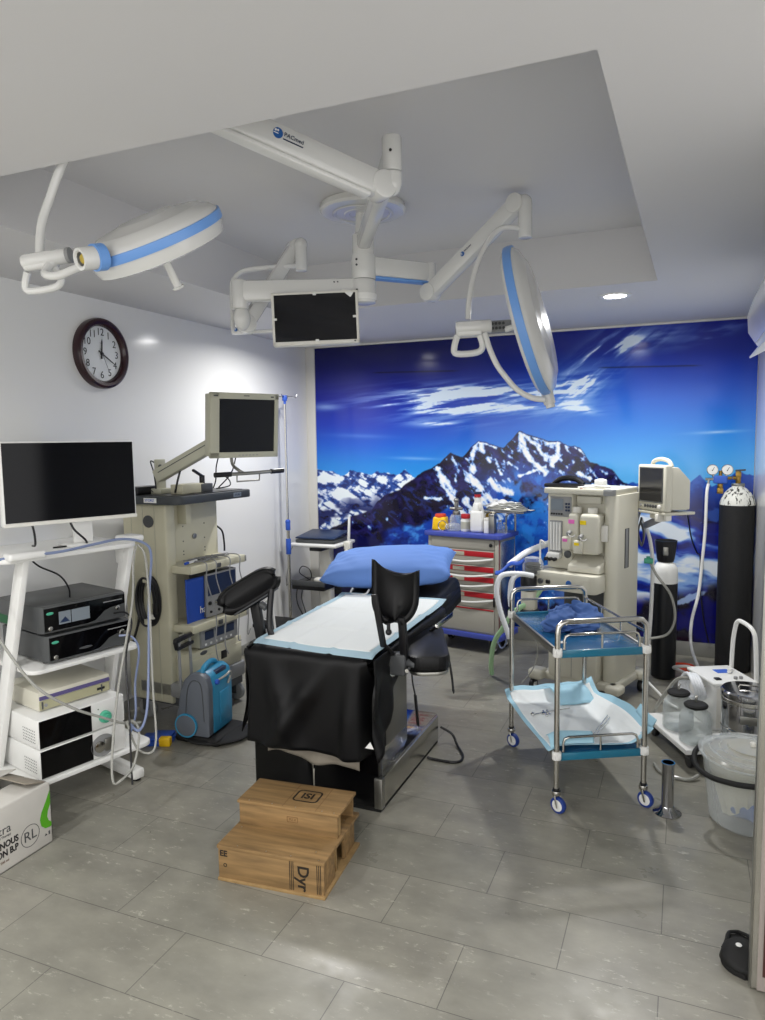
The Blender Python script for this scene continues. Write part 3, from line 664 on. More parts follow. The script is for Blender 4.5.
# ------------------------------------------------------------------ wall clock
ck = thing('wall_clock', 'round burgundy wall clock with white dial on the left wall', 'clock', (XL, 3.292, 2.168))
def ckM(z): return frame((XL+z, 3.292, 2.168), (0, 1, 0), (0, 0, 1))
obj('rim', B().lathe([(.155, .012), (.158, .034), (.168, .045), (.185, .047), (.197, .04), (.202, .025), (.2, 0), (.15, 0)], 64, ckM(.0)), M_burg, ck, world=True)
dl = obj('dial', B().lathe([(0, .014), (.16, .014), (.16, .004), (0, .004)], 64, ckM(0)), M_dial, ck, world=True)
for i in range(1, 13):
    a = R(90-30*i); text(str(i), .058, ckM(.015) @ Matrix.Translation((.122*math.cos(a), .122*math.sin(a), 0)), M_black, dl, 'numeral', world=True)
def hand(ang, ln, w, z, nm):
    M = ckM(z) @ Matrix.Rotation(R(90-ang), 4, 'Z'); obj(nm, B().prism([(-.03, -w), (-.03, w), (ln*.8, w*.8), (ln, 0), (ln*.8, -w*.8)], 0, .0015, M), M_black, ck, world=True)
hand(5, .085, .006, .018, 'hour_hand'); hand(119, .115, .0045, .021, 'minute_hand'); hand(155, .1, .0012, .024, 'second_hand')
obj('hub', B().lathe([(0, .027), (.008, .027), (.009, .015)], 16, ckM(0)), M_black, ck, world=True)
text('\u2013', .03, ckM(.0155) @ Matrix.Translation((0, .062, 0)), M_black, dl, 'dial_mark', world=True)

# ------------------------------------------------------------------ air conditioner on the right wall
ac = thing('air_conditioner', 'white split air conditioner high on the right wall, flap open', 'air conditioner', (XR, 3.5, 2.04))
prof = [(0, 0), (-.10, -.005), (-.16, .03), (-.19, .09), (-.195, .17), (-.17, .25), (-.12, .285), (0, .29)]
Mac = Matrix(((1, 0, 0, XR), (0, 0, 1, 3.05), (0, 1, 0, 2.04), (0, 0, 0, 1)))
obj('body', B().prism(prof, 0, .86, Mac, .004), M_white, ac, world=True)
obj('front_panel', B().prism([(-.163, .045), (-.193, .095), (-.198, .17), (-.175, .245), (-.181, .25), (-.206, .172), (-.2, .09), (-.169, .04)], .03, .84, Mac), M_lampw, ac, world=True)
obj('louver', B().prism([(-.11, .01), (-.19, -.03), (-.193, -.024), (-.112, .016)], .03, .83, Mac), M_white, ac, world=True)
obj('air_slot', B().prism([(-.1, -.007), (-.152, .02), (-.148, .023), (-.1, 0)], .06, .8, Mac), M_black, ac, world=True)

# ------------------------------------------------------------------ white endoscopy trolley at the left
CT = thing('equipment_trolley', 'white trapezoid equipment trolley with three shelves at the left edge', 'trolley', (-2.598, 2.249, 0), R(75.3))
def wavy(x0, x1, y0, y1, z, th, fr=.035):
    pts = rrect(x0, x1, y0, y1, .05)
    return B().prism(pts, z-th, z, None, .005)
b = wavy(-.12, .535, -.02, .44, 1.172, .022)
top = obj('top_shelf', b, M_white, CT)
obj('end_grip', B().box(-.10, .06, -.05, .02, 1.162, 1.196, .012, 3), M_white, top)
obj('end_grip', B().box(.50, .60, .03, .14, 1.165, 1.198, .012, 3), M_white, top)
obj('middle_shelf', wavy(-.02, .53, -.01, .44, .664, .02), M_white, CT)
obj('lower_shelf', wavy(-.13, .53, -.075, .40, .19, .022), M_white, CT)
for x, x2 in ((.0, -.085), (.515, .45)):
    lg = obj('leg', B().obox((x, .05, 1.155), (x2, .29, .05), .03, .075, .006, (0, 1, 0)), M_white, CT)
    obj('foot_bar', B().box(x2-.03, x2+.03, -.06, .42, .012, .06, .01), M_white, lg)
    for y in (-.03, .39): obj('rubber_foot', B().cyl((x2, y, 0), (x2, y, .014), .02, seg=16), M_rubber, lg)
obj('side_bracket', B().box(.495, .525, .06, .13, 1.06, 1.14, .004), M_white, CT)
CR = R(75.3); CO = Vector((-2.598, 2.249, 0))
def cw(x, y, z): return Vector((CO.x+math.cos(CR)*x-math.sin(CR)*y, CO.y+math.sin(CR)*x+math.cos(CR)*y, z))
# screen on the trolley
ms = thing('display_monitor', 'large white framed flat monitor with black screen on the white trolley', 'monitor', (-2.699+.3*.379-.035, 2.214+.3*.925+.03, 1.172), R(90-22.3))
obj('base', B().box(-.02, .16, -.03, .13, 0, .012, .004), M_white, ms)
st = obj('stand', B().box(.025, .115, .04, .07, .012, .25, .006), M_white, ms)
obj('shell', B().box(-.3, .31, -.02, .022, .118, .493, .008, 3), M_white, ms)
obj('screen', B().box(-.292, .302, -.0215, -.0195, .136, .486, .0005, 1), M_screen, ms)
obj('chin', B().box(-.3, .31, -.024, -.019, .118, .135, .002, 1), M_whiteabs, ms)
# camera processors on the middle shelf
def processor(z, label, screen, x0=.03, yo=0.):
    o = cw(x0, .02+yo, z); t = thing('camera_processor', label, 'medical processor', o, CR, 'dark grey processors on the middle shelf')
    w, h, dd = .435, .134, .40
    obj('body', B().box(0, w, .035, dd, .012, h, .006), M_proc, t)
    # bevelled front with a sweeping light panel
    obj('front_panel', B().prism([(0, .035), (.014, 0), (w-.014, 0), (w, .035)], .012, h-.002, None, .002), M_proc, t)
    Mf = frame((0, -.0006, 0), (1, 0, 0), (0, 0, 1))
    sw = [(.018, .02), (.018, .124), (w-.015, .124), (w-.015, .08), (w-.09, .072), (w-.125, .062), (w-.15, .042), (w-.175, .026), (w-.21, .02)]
    gp = obj('glass_panel', B().prism(sw, 0, .0012, Mf), M_gloss, t)
    text('SERIES', .011, Mf @ Matrix.Translation((w-.07, .1, .0016))  , M_grey, gp, 'panel_caption') if False else None
    obj('badge', B().sph((.045, -.0015, .1), (.018, .0012, .007), 20), M_greenconn, gp)
    if screen:
        for a, b_ in ((.085, .142), (.146, .235)):
            obj('display', B().box(a, b_, -.0028, -.0016, .042, .1, .0004, 1), M_lcd, gp)
        obj('display_graph', B().prism([(.088, .05), (.115, .075), (.135, .05)], 0, .0006, frame((0, -.0029, 0), (1, 0, 0), (0, 0, 1))), M_dkblue, gp)
    else:
        obj('port_slot', B().sph((.19, -.0015, .045), (.035, .0015, .006), 16), M_dgrey, gp)
    obj('caption_strip', B().box(w-.13, w-.03, -.0028, -.0016, .1, .104, 0, 1), M_grey, gp)
    obj('power_button', B().cyl((.043, 0, .032), (.043, -.008, .032), .011, bev=.002).cyl((.043, -.008, .032), (.043, -.0085, .032), .007), M_steelt, t, label='round silver power button')
    obj('socket', B().cyl((w-.06, 0, .065 if screen else .075), (w-.06, -.012, .065 if screen else .075), .012 if screen else .016, bev=.002), M_steelt, t)
    for x in (.03, w-.03):
        for y in (.06, .36): obj('foot', B().cyl((x, y, 0), (x, y, .013), .014, seg=14), M_rubber, t)
    obj('side_mark', B().box(-.001, .001, .3, .38, .02, .06, 0, 1), M_dgreen, t)
    return t
processor(.664, 'dark grey processor with plain black front, directly on the middle shelf', False, .062)
processor(.799, 'dark grey processor with small lit display, stacked on top of the other', True, .045)
# white light sources on the lower shelf
def light_source(z, label, conn):
    t = thing('light_source', label, 'light source', cw(-.035, -.06, z), CR, 'white units on the lower shelf')
    w, h, dd = .42, .135, .38
    obj('casing', B().box(0, w, 0, dd, .004, h, .006), M_white, t)
    obj('glass_panel', B().box(.006, .25, -.002, .001, .008, h-.006, .001, 1), M_gloss, t, label='black glass front panel')
    for i in range(6):
        for j in range(4): pass
    b = B()
    for i in range(8):
        for j in range(5): b.cyl((.0005, .03+.014*i, .03+.013*j), (-.0008, .03+.014*i, .03+.013*j), .003, seg=8)
    obj('vent_holes', b, M_dgrey, t)
    if conn:
        obj('connector', B().cyl((.315, 0, .058), (.315, -.02, .058), .03, .027, bev=.003).cyl((.315, -.02, .058), (.315, -.034, .058), .016, bev=.002), M_greenconn, t, label='round green cable connector')
        obj('indicator', B().cyl((.285, 0, .1), (.285, -.002, .1), .003, seg=8), M_black, t)
    else:
        obj('connector_recess', B().lathe([(0, .001), (.05, .001), (.052, .003), (.052, 0)], 32, frame((.3, 0, .06), (1, 0, 0), (0, 0, 1)) @ Matrix.Diagonal((1.15, 1, 1, 1))), M_grey, t)
        obj('socket', B().cyl((.28, -.003, .06), (.28, -.012, .06), .026, bev=.002), M_steelt, t)
        obj('socket_cover', B().box(.305, .345, -.012, -.003, .03, .09, .004), M_steeld, t)
    return t
light_source(.19, 'white unit with round silver socket, lowest on the trolley', False)
light_source(.326, 'white unit with round green connector, upper of the lower pair', True)
t = thing('video_recorder', 'beige flat recorder with violet front stripe, on top of the white units', 'recorder', cw(.02, .03, .462), CR)
obj('casing', B().box(0, .35, 0, .3, .004, .088, .004), M_anes, t)
obj('front_panel', B().box(.004, .346, -.004, .001, .008, .05, .001, 1), M_olive, t)
obj('violet_strip', B().box(.004, .346, -.005, .001, .053, .07, .001, 1), M_purple, t)
obj('disc_slot', B().box(.28, .32, -.006, -.003, .022, .034, .001, 1), M_black, t)
obj('power_button', B().cyl((.03, -.003, .028), (.03, -.009, .028), .008, seg=16), M_grey, t)
for x in (.012, .3): obj('side_key', B().box(x, x+.008, -.006, -.003, .012, .046, .001, 1), M_dgrey, t)
# cables on the trolley
def cable(name, label, cat, pts, r, m, group=None, seg=8, dx=False):
    if dx: pts = [(x-.034, y-.014, z) if x > -2.34 else (x, y, z) for x, y, z in pts]
    o = obj(name, B().tube(pts, r, seg), m); return tag(o, label, cat, group)
cable('blue_tinted_tube', 'pale blue tube draped over the trolley top and hanging on its right', 'tube',
      [(-2.70, 2.03, 1.05), (-2.672, 2.096, 1.15), (-2.60, 2.19, 1.18), (-2.52, 2.33, 1.181), (-2.47, 2.49, 1.195), (-2.42, 2.62, 1.205), (-2.36, 2.70, 1.178), (-2.275, 2.70, 1.12), (-2.237, 2.63, .948), (-2.20, 2.56, .60), (-2.17, 2.50, .44), (-2.19, 2.47, .37), (-2.235, 2.46, .40)], .0062, M_tubeblue, dx=True)
cable('clear_tube', 'clear tubing hanging from the trolley in a long loop near the floor', 'tube',
      [(-2.283, 2.484, .385), (-2.236, 2.488, .40), (-2.19, 2.47, .36), (-2.155, 2.39, .25), (-2.15, 2.30, .22), (-2.20, 2.31, .205), (-2.235, 2.35, .31), (-2.255, 2.42, .55), (-2.265, 2.50, .769), (-2.29, 2.58, .937), (-2.33, 2.64, 1.1), (-2.37, 2.66, 1.176)], .0055, M_tube, dx=True)
cable('clear_tube', 'clear tubing sagging beside the blue tube down to the floor', 'tube',
      [(-2.36, 2.66, 1.175), (-2.28, 2.665, 1.12), (-2.22, 2.61, .9), (-2.17, 2.55, .55), (-2.13, 2.51, .33), (-2.14, 2.48, .27), (-2.19, 2.45, .30), (-2.22, 2.43, .42)], .005, M_tube, dx=True)
cable('light_cable', 'grey cable slanting across the processors to the trolley bottom', 'cable',
      [(-2.74, 2.02, 1.16), (-2.66, 2.03, 1.08), (-2.60, 2.04, .94), (-2.51, 2.06, .796), (-2.42, 2.10, .66), (-2.36, 2.22, .54), (-2.32, 2.34, .46), (-2.287, 2.44, .40), (-2.27, 2.52, .378)], .006, M_tube)
cable('black_camera_cable', 'thin black cable hanging from the upper processor down past the shelves', 'cable',
      [(-2.47, 2.60, .852), (-2.40, 2.60, .86), (-2.345, 2.575, .82), (-2.30, 2.53, .671), (-2.223, 2.45, .43), (-2.17, 2.39, .25), (-2.15, 2.37, .17)], .0045, M_black, dx=True)
cable('grey_camera_cable', 'blue-grey cable from the lower processor hanging down the front', 'cable',
      [(-2.465, 2.62, .739), (-2.41, 2.64, .735), (-2.35, 2.62, .68), (-2.28, 2.56, .55), (-2.25, 2.52, .42), (-2.245, 2.47, .34)], .005, M_tubeblue, dx=True)
for pts, lb in (([(-2.70, 2.36, 1.32), (-2.68, 2.36, 1.26), (-2.70, 2.38, 1.20), (-2.74, 2.40, 1.19)], 'black power lead under the left half of the white monitor'),
            ([(-2.62, 2.50, 1.32), (-2.60, 2.51, 1.26), (-2.58, 2.56, 1.2), (-2.62, 2.58, 1.178), (-2.68, 2.46, 1.175)], 'black signal lead under the right half of the white monitor')):
    cable('monitor_lead', lb, 'cable', pts, .005, M_black)
cable('dangling_lead', 'thin black lead dangling below the trolley top', 'cable', [(-2.72, 2.36, 1.14), (-2.68, 2.38, 1.10), (-2.64, 2.45, 1.05), (-2.64, 2.50, .98), (-2.66, 2.52, .92)], .004, M_black)

# ------------------------------------------------------------------ carton of infusion fluid
cb = thing('cardboard_carton', 'white printed carton with green drop and open flaps on the floor', 'carton', (-2.397, 2.111, 0), R(-90))
Ld, Wd, Hd = .46, .30, .255   # local x runs along the printed face towards the entrance, local y towards the room
b = B().box(0, Ld, -Wd, -Wd+.004, 0, Hd, .001).box(0, Ld, -.004, 0, 0, Hd, .001).box(0, .004, -Wd, 0, 0, Hd, .001).box(Ld-.004, Ld, -Wd, 0, 0, Hd, .001).box(0, Ld, -Wd, 0, 0, .005, .001)
obj('body', b, M_card, cb)
obj('flap', B().obox((.22, -.004, Hd), (.22, -.13, Hd+.004), .43, .004, .001), M_card, cb)
obj('flap', B().obox((.22, -Wd, Hd), (.22, -Wd+.12, Hd+.03), .43, .004, .001), M_card, cb)
obj('flap', B().obox((.002, -.15, Hd), (.10, -.15, Hd+.035), .27, .004, .001), M_kraft, cb)
Mb = Matrix(((-1, 0, 0, 0), (0, 0, 1, .0005), (0, 1, 0, 0), (0, 0, 0, 1)))   # text plane on the printed face, reading away from the entrance
def bp(x, z): return Matrix(((-1, 0, 0, x), (0, 0, 1, .0005), (0, 1, 0, z), (0, 0, 0, 1)))
text('tra', .05, bp(.222, .165), M_proc, cb)
text('e Fluid Therapy', .013, bp(.236, .139), M_proc, cb)
text('VENOUS', .036, bp(.222, .105), M_black, cb, sx=.85, bold=.0012)
text('ION B.P', .036, bp(.218, .071), M_black, cb, sx=.85, bold=.0012)
text('500 ml', .014, bp(.23, .04), M_ink2, cb)
text('RL', .058, bp(.108, .082), M_proc, cb)
obj('ring_mark', B().lathe([(.0425, 0), (.0425, .0006), (.045, .0006), (.045, 0)], 40, bp(.108, .082)), M_proc, cb)
drop = [(.0, .235), (-.0, .185), (-.012, .16), (-.022, .13), (-.024, .112), (-.018, .095), (-.008, .088), (0, .087)]
obj('green_drop', B().prism([(.003, .225), (.025, .185), (.048, .15), (.058, .12), (.053, .092), (.034, .074), (.012, .070), (.003, .072), (.003, .088), (.016, .10), (.022, .118), (.018, .14), (.003, .17)], 0, .0008, Matrix(((1, 0, 0, 0), (0, 0, 1, .0005), (0, 1, 0, 0), (0, 0, 0, 1)))), M_green, cb)
obj('small_mark', B().prism([(.04, .042), (.033, .052), (.026, .042)], 0, .0008, Matrix(((1, 0, 0, 0), (0, 0, 1, .0005), (0, 1, 0, 0), (0, 0, 0, 1)))).prism([(.02, .04), (.02, .055), (.012, .055), (.012, .04)], 0, .0008, Matrix(((1, 0, 0, 0), (0, 0, 1, .0005), (0, 1, 0, 0), (0, 0, 0, 1)))), M_proc, cb)

# ------------------------------------------------------------------ cream endoscopy tower
TW = thing('endoscopy_tower', 'cream equipment tower with charcoal top tray and open shelves on castors', 'equipment tower', (-2.715, 3.29, 0), R(86))
TW.scale = (1.06, 1.12, 1)
obj('side_column', B().box(0, .075, -.0, .30, .13, 1.30, .012, 3), M_cream, TW)
b = B()
for y in (.075, .155, .235): b.box(-.002, .001, y-.002, y+.002, .14, 1.29, 0, 1)
obj('column_groove', b, M_beige, TW)
obj('speaker_disc', B().cyl((.0, .115, 1.20), (-.006, .115, 1.20), .036, bev=.003), M_dgrey, TW, label='round dark disc near the top of the column')
bp_ = obj('back_panel', B().box(.07, .50, .06, .085, .50, 1.30, .004), M_cream, TW)
obj('cable_gland', B().cyl((.29, .06, 1.08), (.29, .053, 1.08), .017, bev=.002), M_steeld, bp_)
b = B()
for x in (.2, .38):
    for z in (.98, 1.0, 1.06, 1.15): b.cyl((x, .0605, z), (x, .058, z), .004, seg=8)
obj('fixing_holes', b, M_dgrey, bp_)
obj('hanging_bracket', B().box(.16, .205, .0, .06, 1.17, 1.30, .004), M_cream, TW)
tt = obj('top_tray', B().prism(rrect(-.06, .585, -.14, .30, .05), 1.305, 1.352, None, .006), M_tray, TW)
obj('tray_mat', B().prism(rrect(-.03, .55, -.11, .27, .04), 1.352, 1.356), M_black, tt)
obj('name_plate', B().box(-.062, -.058, .0, .085, 1.315, 1.342, .001, 1), M_label, tt)
text('STORZ', .02, Matrix(((0, 0, -1, -.0625), (-1, 0, 0, .045), (0, 1, 0, 1.329), (0, 0, 0, 1))), M_lblue, tt)
Mn = frame((.50, -.1435, 1.33), (1, 0, 0), (0, 0, 1))
obj('front_plate', B().box(-.035, .035, -.013, .013, -.001, .0012, 0, 1, frame((.43, -.141, 1.328), (1, 0, 0), (0, 0, 1))), M_lcd, tt)
text('STORZ', .017, frame((.43, -.1425, 1.328), (1, 0, 0), (0, 0, 1)), M_dkblue, tt)
for z, nm in ((.945, 'upper'), (.60, 'lower')):
    sh = obj('shelf', B().box(.03, .505, -.13, .20, z-.045, z, .006), M_cream, TW)
    obj('catch', B().box(.235, .275, -.134, -.125, z-.04, z-.012, .003), M_dgrey, sh)
    obj('end_cap', B().box(.495, .508, -.133, -.09, z-.04, z-.004, .003), M_grey, sh)
bc = obj('base_cabinet', B().box(.04, .50, -.085, .25, .255, .425, .008), M_cream, TW)
obj('drawer_front', B().box(.06, .49, -.091, -.083, .28, .385, .003), M_cream, bc)
obj('recess_pull', B().box(.30, .35, -.094, -.089, .325, .375, .002), M_black, bc)
obj('oval_lock', B().sph((.16, -.085, .406), (.03, .006, .013), 20), M_dgrey, bc)
obj('bumper', B().prism(rrect(.0, .53, -.105, .28, .05), .17, .26, None, .012), M_grey, TW)
obj('chassis', B().box(.02, .5, -.085, .26, .115, .18, .006), M_dgrey, TW)
for x in (.05, .48):
    for y in (-.045, .22):
        c = obj('castor', B().cyl((x-.016, y, .06), (x+.016, y, .06), .058, bev=.008, seg=28), M_grey, TW)
        obj('fork', B().box(x-.026, x-.019, y-.02, y+.02, .05, .125, .003).box(x+.019, x+.026, y-.02, y+.02, .05, .125, .003).box(x-.026, x+.026, y-.02, y+.02, .118, .126, .002), M_dgrey, c)
hk = obj('cable_hook', B().box(-.03, 0, .105, .145, .845, .875, .004).box(-.035, -.028, .105, .145, .845, .905, .003).box(-.03, 0, .105, .145, .60, .63, .004).box(-.035, -.028, .105, .145, .575, .63, .003), M_cream, TW)
cl_ = []
for k in range(0, 24):
    a = 2*math.pi*k/24; cl_.append((-.018, .125+.062*math.cos(a), .735+.145*math.sin(a)))
b = B().tube(cl_, .009, 8, 3, True, True)
b.tube([(p[0]-.012, p[1]+.008, p[2]*.97+.02) for p in cl_], .009, 8, 3, True, True).tube([(p[0]+.008, p[1]-.01, p[2]*.98+.016) for p in cl_], .009, 8, 3, True, True)
b.tube([(-.02, .19, .70), (-.02, .20, .60), (-.02, .235, .50), (-.02, .25, .44)], .007, 8)
b.box(-.035, -.012, .055, .085, .67, .73, .004)
pc = obj('power_cable', b, M_black, TW, label='black power cable coiled on two hooks')
obj('plug', B().box(-.04, -.01, .075, .11, .635, .67, .006), M_whiteabs, pc)
TWM = TW.matrix_basis.copy()
def tw(x, y, z): return TWM @ Vector((x, y, z))
# screen arm on the tower
TA = thing('tower_monitor', 'beige framed square monitor on a beige swing arm above the tower', 'monitor', tw(.05, .05, 1.356), R(86))
obj('arm_base', B().box(.0, .09, .02, .10, 0, .03, .004).box(.01, .08, .05, .075, .02, .20, .006), M_beige, TA)
for z in (.10, .16): obj('bolt', B().cyl((.03, .05, z), (.03, .042, z), .01, seg=14), M_dgrey, TA)
# the screen, tipped forward a little
om = Vector((-2.398, 3.292, 1.562)); hd_ = .5
MM = frame(om, (math.sin(hd_), math.cos(hd_), 0), (math.cos(hd_)*.09, -math.sin(hd_)*.09, 1))
a0 = tw(.05, .06, 1.47); a1 = MM @ Vector((.10, .10, -.055)); ad = (a1-a0).normalized()
obj('swing_arm', B().obox(a0-ad*.03, a1, .07, .075, .01), M_beige, TA, world=True)
an_ = Vector((0, 0, 1)).cross(ad).normalized()
if an_.y > 0: an_ = -an_
obj('arm_seam', B().obox(a0+an_*.0355+Vector((0, 0, .012)), a1+an_*.0355+Vector((0, 0, .012)), .002, .005, .0005), M_dgrey, TA, world=True)
sc = obj('shell', B().box(0, .424, 0, .36, -.02, .0, .008, 3, MM).box(.06, .36, .04, .32, -.065, -.018, .02, 3, MM), M_beige, TA, world=True)
obj('side_cover', B().box(-.004, .02, .01, .35, -.055, -.002, .006, 2, MM), M_beige, TA, world=True)
b = B()
for x0, x1, y0, y1 in ((0, .424, .325, .36), (0, .424, 0, .032), (0, .054, 0, .36), (.398, .424, 0, .36)): b.box(x0, x1, y0, y1, -.003, .008, .003, 2, MM)
obj('bezel', b, M_beige, TA, world=True)
obj('screen', B().box(.05, .40, .03, .328, -.002, .003, .0005, 1, MM), M_screenb, TA, world=True)
b = B()
for i in range(6): b.box(.17+.022*i, .182+.022*i, .012, .017, .008, .0095, 0, 1, MM)
obj('menu_button', b, M_grey, sc, world=True)
obj('maker_plate', B().box(.018, .045, .338, .345, .008, .0092, 0, 1, MM).box(.2, .235, .342, .347, .008, .0092, 0, 1, MM).box(.372, .39, .338, .345, .008, .0092, 0, 1, MM), M_dgrey, sc, world=True)
def mw(x, y, z): return MM @ Vector((x, y, z))
hb = obj('handle_bar', B().tube([mw(.02, -.085, .06), mw(.22, -.08, .075), mw(.42, -.075, .06)], .010, 12), M_steeld, TA, world=True)
obj('rubber_grip', B().tube([mw(.0, -.0855, .058), mw(.095, -.083, .067)], .014, 12), M_black, hb, world=True)
obj('rubber_grip', B().tube([mw(.345, -.077, .067), mw(.43, -.075, .059)], .014, 12), M_black, hb, world=True)
obj('handle_stem', B().tube([mw(.14, .005, -.02), mw(.14, -.04, .0), mw(.15, -.065, .05), mw(.17, -.08, .072)], .009, 10), M_steeld, TA, world=True)
obj('cable_hoop', B().tube([mw(.13, -.082, .07), mw(.13, -.125, .07), mw(.27, -.122, .07), mw(.27, -.08, .07)], .005, 8, 3, False), M_steeld, TA, world=True)
# things on the tower top
t = thing('power_brick', 'small black power brick on the tower tray, left of the arm', 'power supply', tw(.0, .17, 1.356), R(86))
obj('case', B().box(-.05, .12, -.04, .04, 0, .045, .006), M_black, t); obj('lead', B().tube([(.05, -.04, .02), (.06, -.07, .015), (.05, -.07, .12), (.07, -.03, .19), (.12, -.04, .16)], .004, 8), M_black, t)
t = thing('adapter_box', 'white and black adapter box on the tower tray below the arm', 'adapter', tw(.12, -.03, 1.356), R(86))
obj('case', B().box(-.06, .13, -.04, .05, .0, .055, .005), M_cream, t); obj('dark_end', B().box(.10, .20, -.045, .045, 0, .05, .004), M_dgrey, t)
text('adapt', .018, frame((.03, -.0405, .03), (1, 0, 0), (0, 0, 1)), M_grey, t) if False else None
t = thing('clamp_lever', 'black angled clamp lever standing on the tower tray', 'lever', tw(.28, -.02, 1.404), R(86))
obj('hub', B().cyl((0, 0, 0), (0, 0, .05), .016, bev=.003), M_black, t); obj('arm', B().obox((0, 0, .045), (-.10, -.02, .085), .018, .016, .005), M_black, t)
b = B().tube([tw(.40, 0, 1.37), tw(.36, -.05, 1.42), tw(.33, -.08, 1.50), tw(.30, -.12, 1.56)], .004, 8).tube([tw(.42, -.02, 1.37), tw(.45, -.09, 1.46), tw(.46, -.12, 1.57)], .004, 8).tube([tw(.40, -.02, 1.365), tw(.47, -.06, 1.38), tw(.50, -.03, 1.42), tw(.47, .0, 1.45)], .004, 8)
tag(obj('screen_cables', b, M_black), 'black cables rising from the tower tray to the beige monitor', 'cable')
cable('arm_cable', 'black cable looping along the beige swing arm', 'cable', [tw(.06, -.02, 1.365), tw(.07, -.04, 1.46), tw(.12, -.05, 1.58), tw(.18, -.09, 1.63), tw(.24, -.12, 1.62)], .006, M_black)
# shelf instruments of the tower
def insufflator(z, x0, x1, h, label, dark, grp='instruments on the tower shelves', yf=-.085):
    t = thing('tower_instrument', label, 'medical instrument', tw(x0, yf, z), R(86), grp)
    w = x1-x0
    obj('casing', B().box(0, w, .01, .13, .006, h, .005), M_beige if not dark else M_dgrey, t)
    fp = obj('front_panel', B().box(0, w, -.004, .012, .008, h-.002, .003), M_grey, t)
    if dark:
        obj('display', B().box(.008, w-.01, -.008, -.003, h*.5, h-.012, .002, 1), M_dkblue, fp)
        for i in range(5): obj('dial', B().cyl((.02+i*(w-.04)/4, -.004, h*.34), (.02+i*(w-.04)/4, -.014, h*.34), .012, bev=.002, seg=16), M_steelt if i % 2 else M_black, fp)
        for i in range(4): obj('port', B().cyl((.03+i*(w-.06)/3, -.004, h*.14), (.03+i*(w-.06)/3, -.010, h*.14), .008, seg=14), M_black, fp)
    else:
        for i in range(3): obj('display', B().box(.03+i*(w-.05)/3, .03+(i+.82)*(w-.05)/3, -.008, -.003, h*.42, h-.02, .002, 1), M_dkblue, fp)
        for i in range(6): obj('button', B().box(.03+i*(w-.06)/6, .045+i*(w-.06)/6, -.008, -.003, h*.16, h*.26, .001, 1), M_label, fp)
    for x in (.02, w-.02): obj('foot', B().cyl((x, .03, 0), (x, .03, .008), .01, seg=12), M_rubber, t)
    return t
insufflator(.60, .20, .48, .27, 'instrument with a dark sloping display and knobs, on the lower tower shelf', True)
insufflator(.485, .10, .48, .066, 'low flat beige unit squeezed under the tower shelf', False) if False else None
t = insufflator(.425, .14, .48, .125, 'beige instrument with three dark windows, under the lower tower shelf', False)
t = thing('blue_bag', 'flat blue bag with white letters hanging at the tower shelf', 'bag', tw(.065, -.06, .66), R(86))
obj('sheet', B().grid(lambda u, v: (.0+.165*u, -.004+.006*math.sin(3*u+2*v), -.085+.285*v-.02*u*(1-v)), 14, 14), M_bagblue, t, solid=.006)
text('ha', .06, frame((.13, -.010, .0), (1, 0, 0), (0, 0, 1)), M_label, t)
t = thing('probe', 'blue and white pen-shaped probe lying on the upper tower shelf', 'probe', tw(.08, -.07, .952), R(86))
obj('body', B().cyl((0, 0, .006), (.09, .015, .006), .009, .007), M_white, t); obj('tip', B().cyl((-.03, -.005, .006), (0, 0, .006), .008, .009), M_bluep, t); obj('lead', B().tube([(.09, .015, .006), (.15, .03, .005), (.21, .02, .004)], .004, 8), M_black, t)
b = B()
rng = random.Random(3)
for k in range(7):
    x0 = .18+.035*k; pts = [tw(x0+rng.uniform(-.04, .04), .03, .950)]
    for q in range(4): pts.append(tw(x0+rng.uniform(-.06, .06), -.02-.025*q, .954+.004*rng.random()))
    b.tube(pts, .004, 6)
tag(obj('lead_bundle', b, M_grey), 'tangle of thin grey leads on the upper tower shelf', 'leads')
for k, x in enumerate((.14, .22, .34, .43)):
    nm = ('left-hand pair, outer', 'left-hand pair, inner', 'right-hand pair, inner', 'right-hand pair, outer')[k]
    cable('hanging_lead', 'thin grey lead hanging down the tower front, %s one' % nm, 'lead', [tw(x, -.02, .952), tw(x-.01, -.145, .955), tw(x-.02, -.155, .86), tw(x+.02, -.16, .72), tw(x+.05, -.155, .60), tw(x+.03, -.16, .45), tw(x+.05, -.165, .33+.05*k)], .0035, M_grey, 'leads hanging down the tower')
cable('wall_cable', 'short black cable hanging behind the tower against the white wall', 'cable', [tw(.50, .07, 1.12), tw(.53, .05, 1.08), tw(.545, .05, 1.0), tw(.545, .05, .95)], .006, M_black)
# footswitch and mains block beside the tower
t = thing('foot_pedal', 'blue foot pedal with yellow end on the floor behind the concentrator', 'foot pedal', (-2.66, 3.08, 0), R(20))
obj('base', B().box(-.09, .09, -.07, .07, 0, .025, .008), M_bluep, t); obj('pedal', B().box(-.03, .085, -.06, .06, .025, .045, .008), M_bluep, t); obj('yellow_end', B().box(.03, .095, -.075, -.03, .0, .05, .01), M_yellow, t)

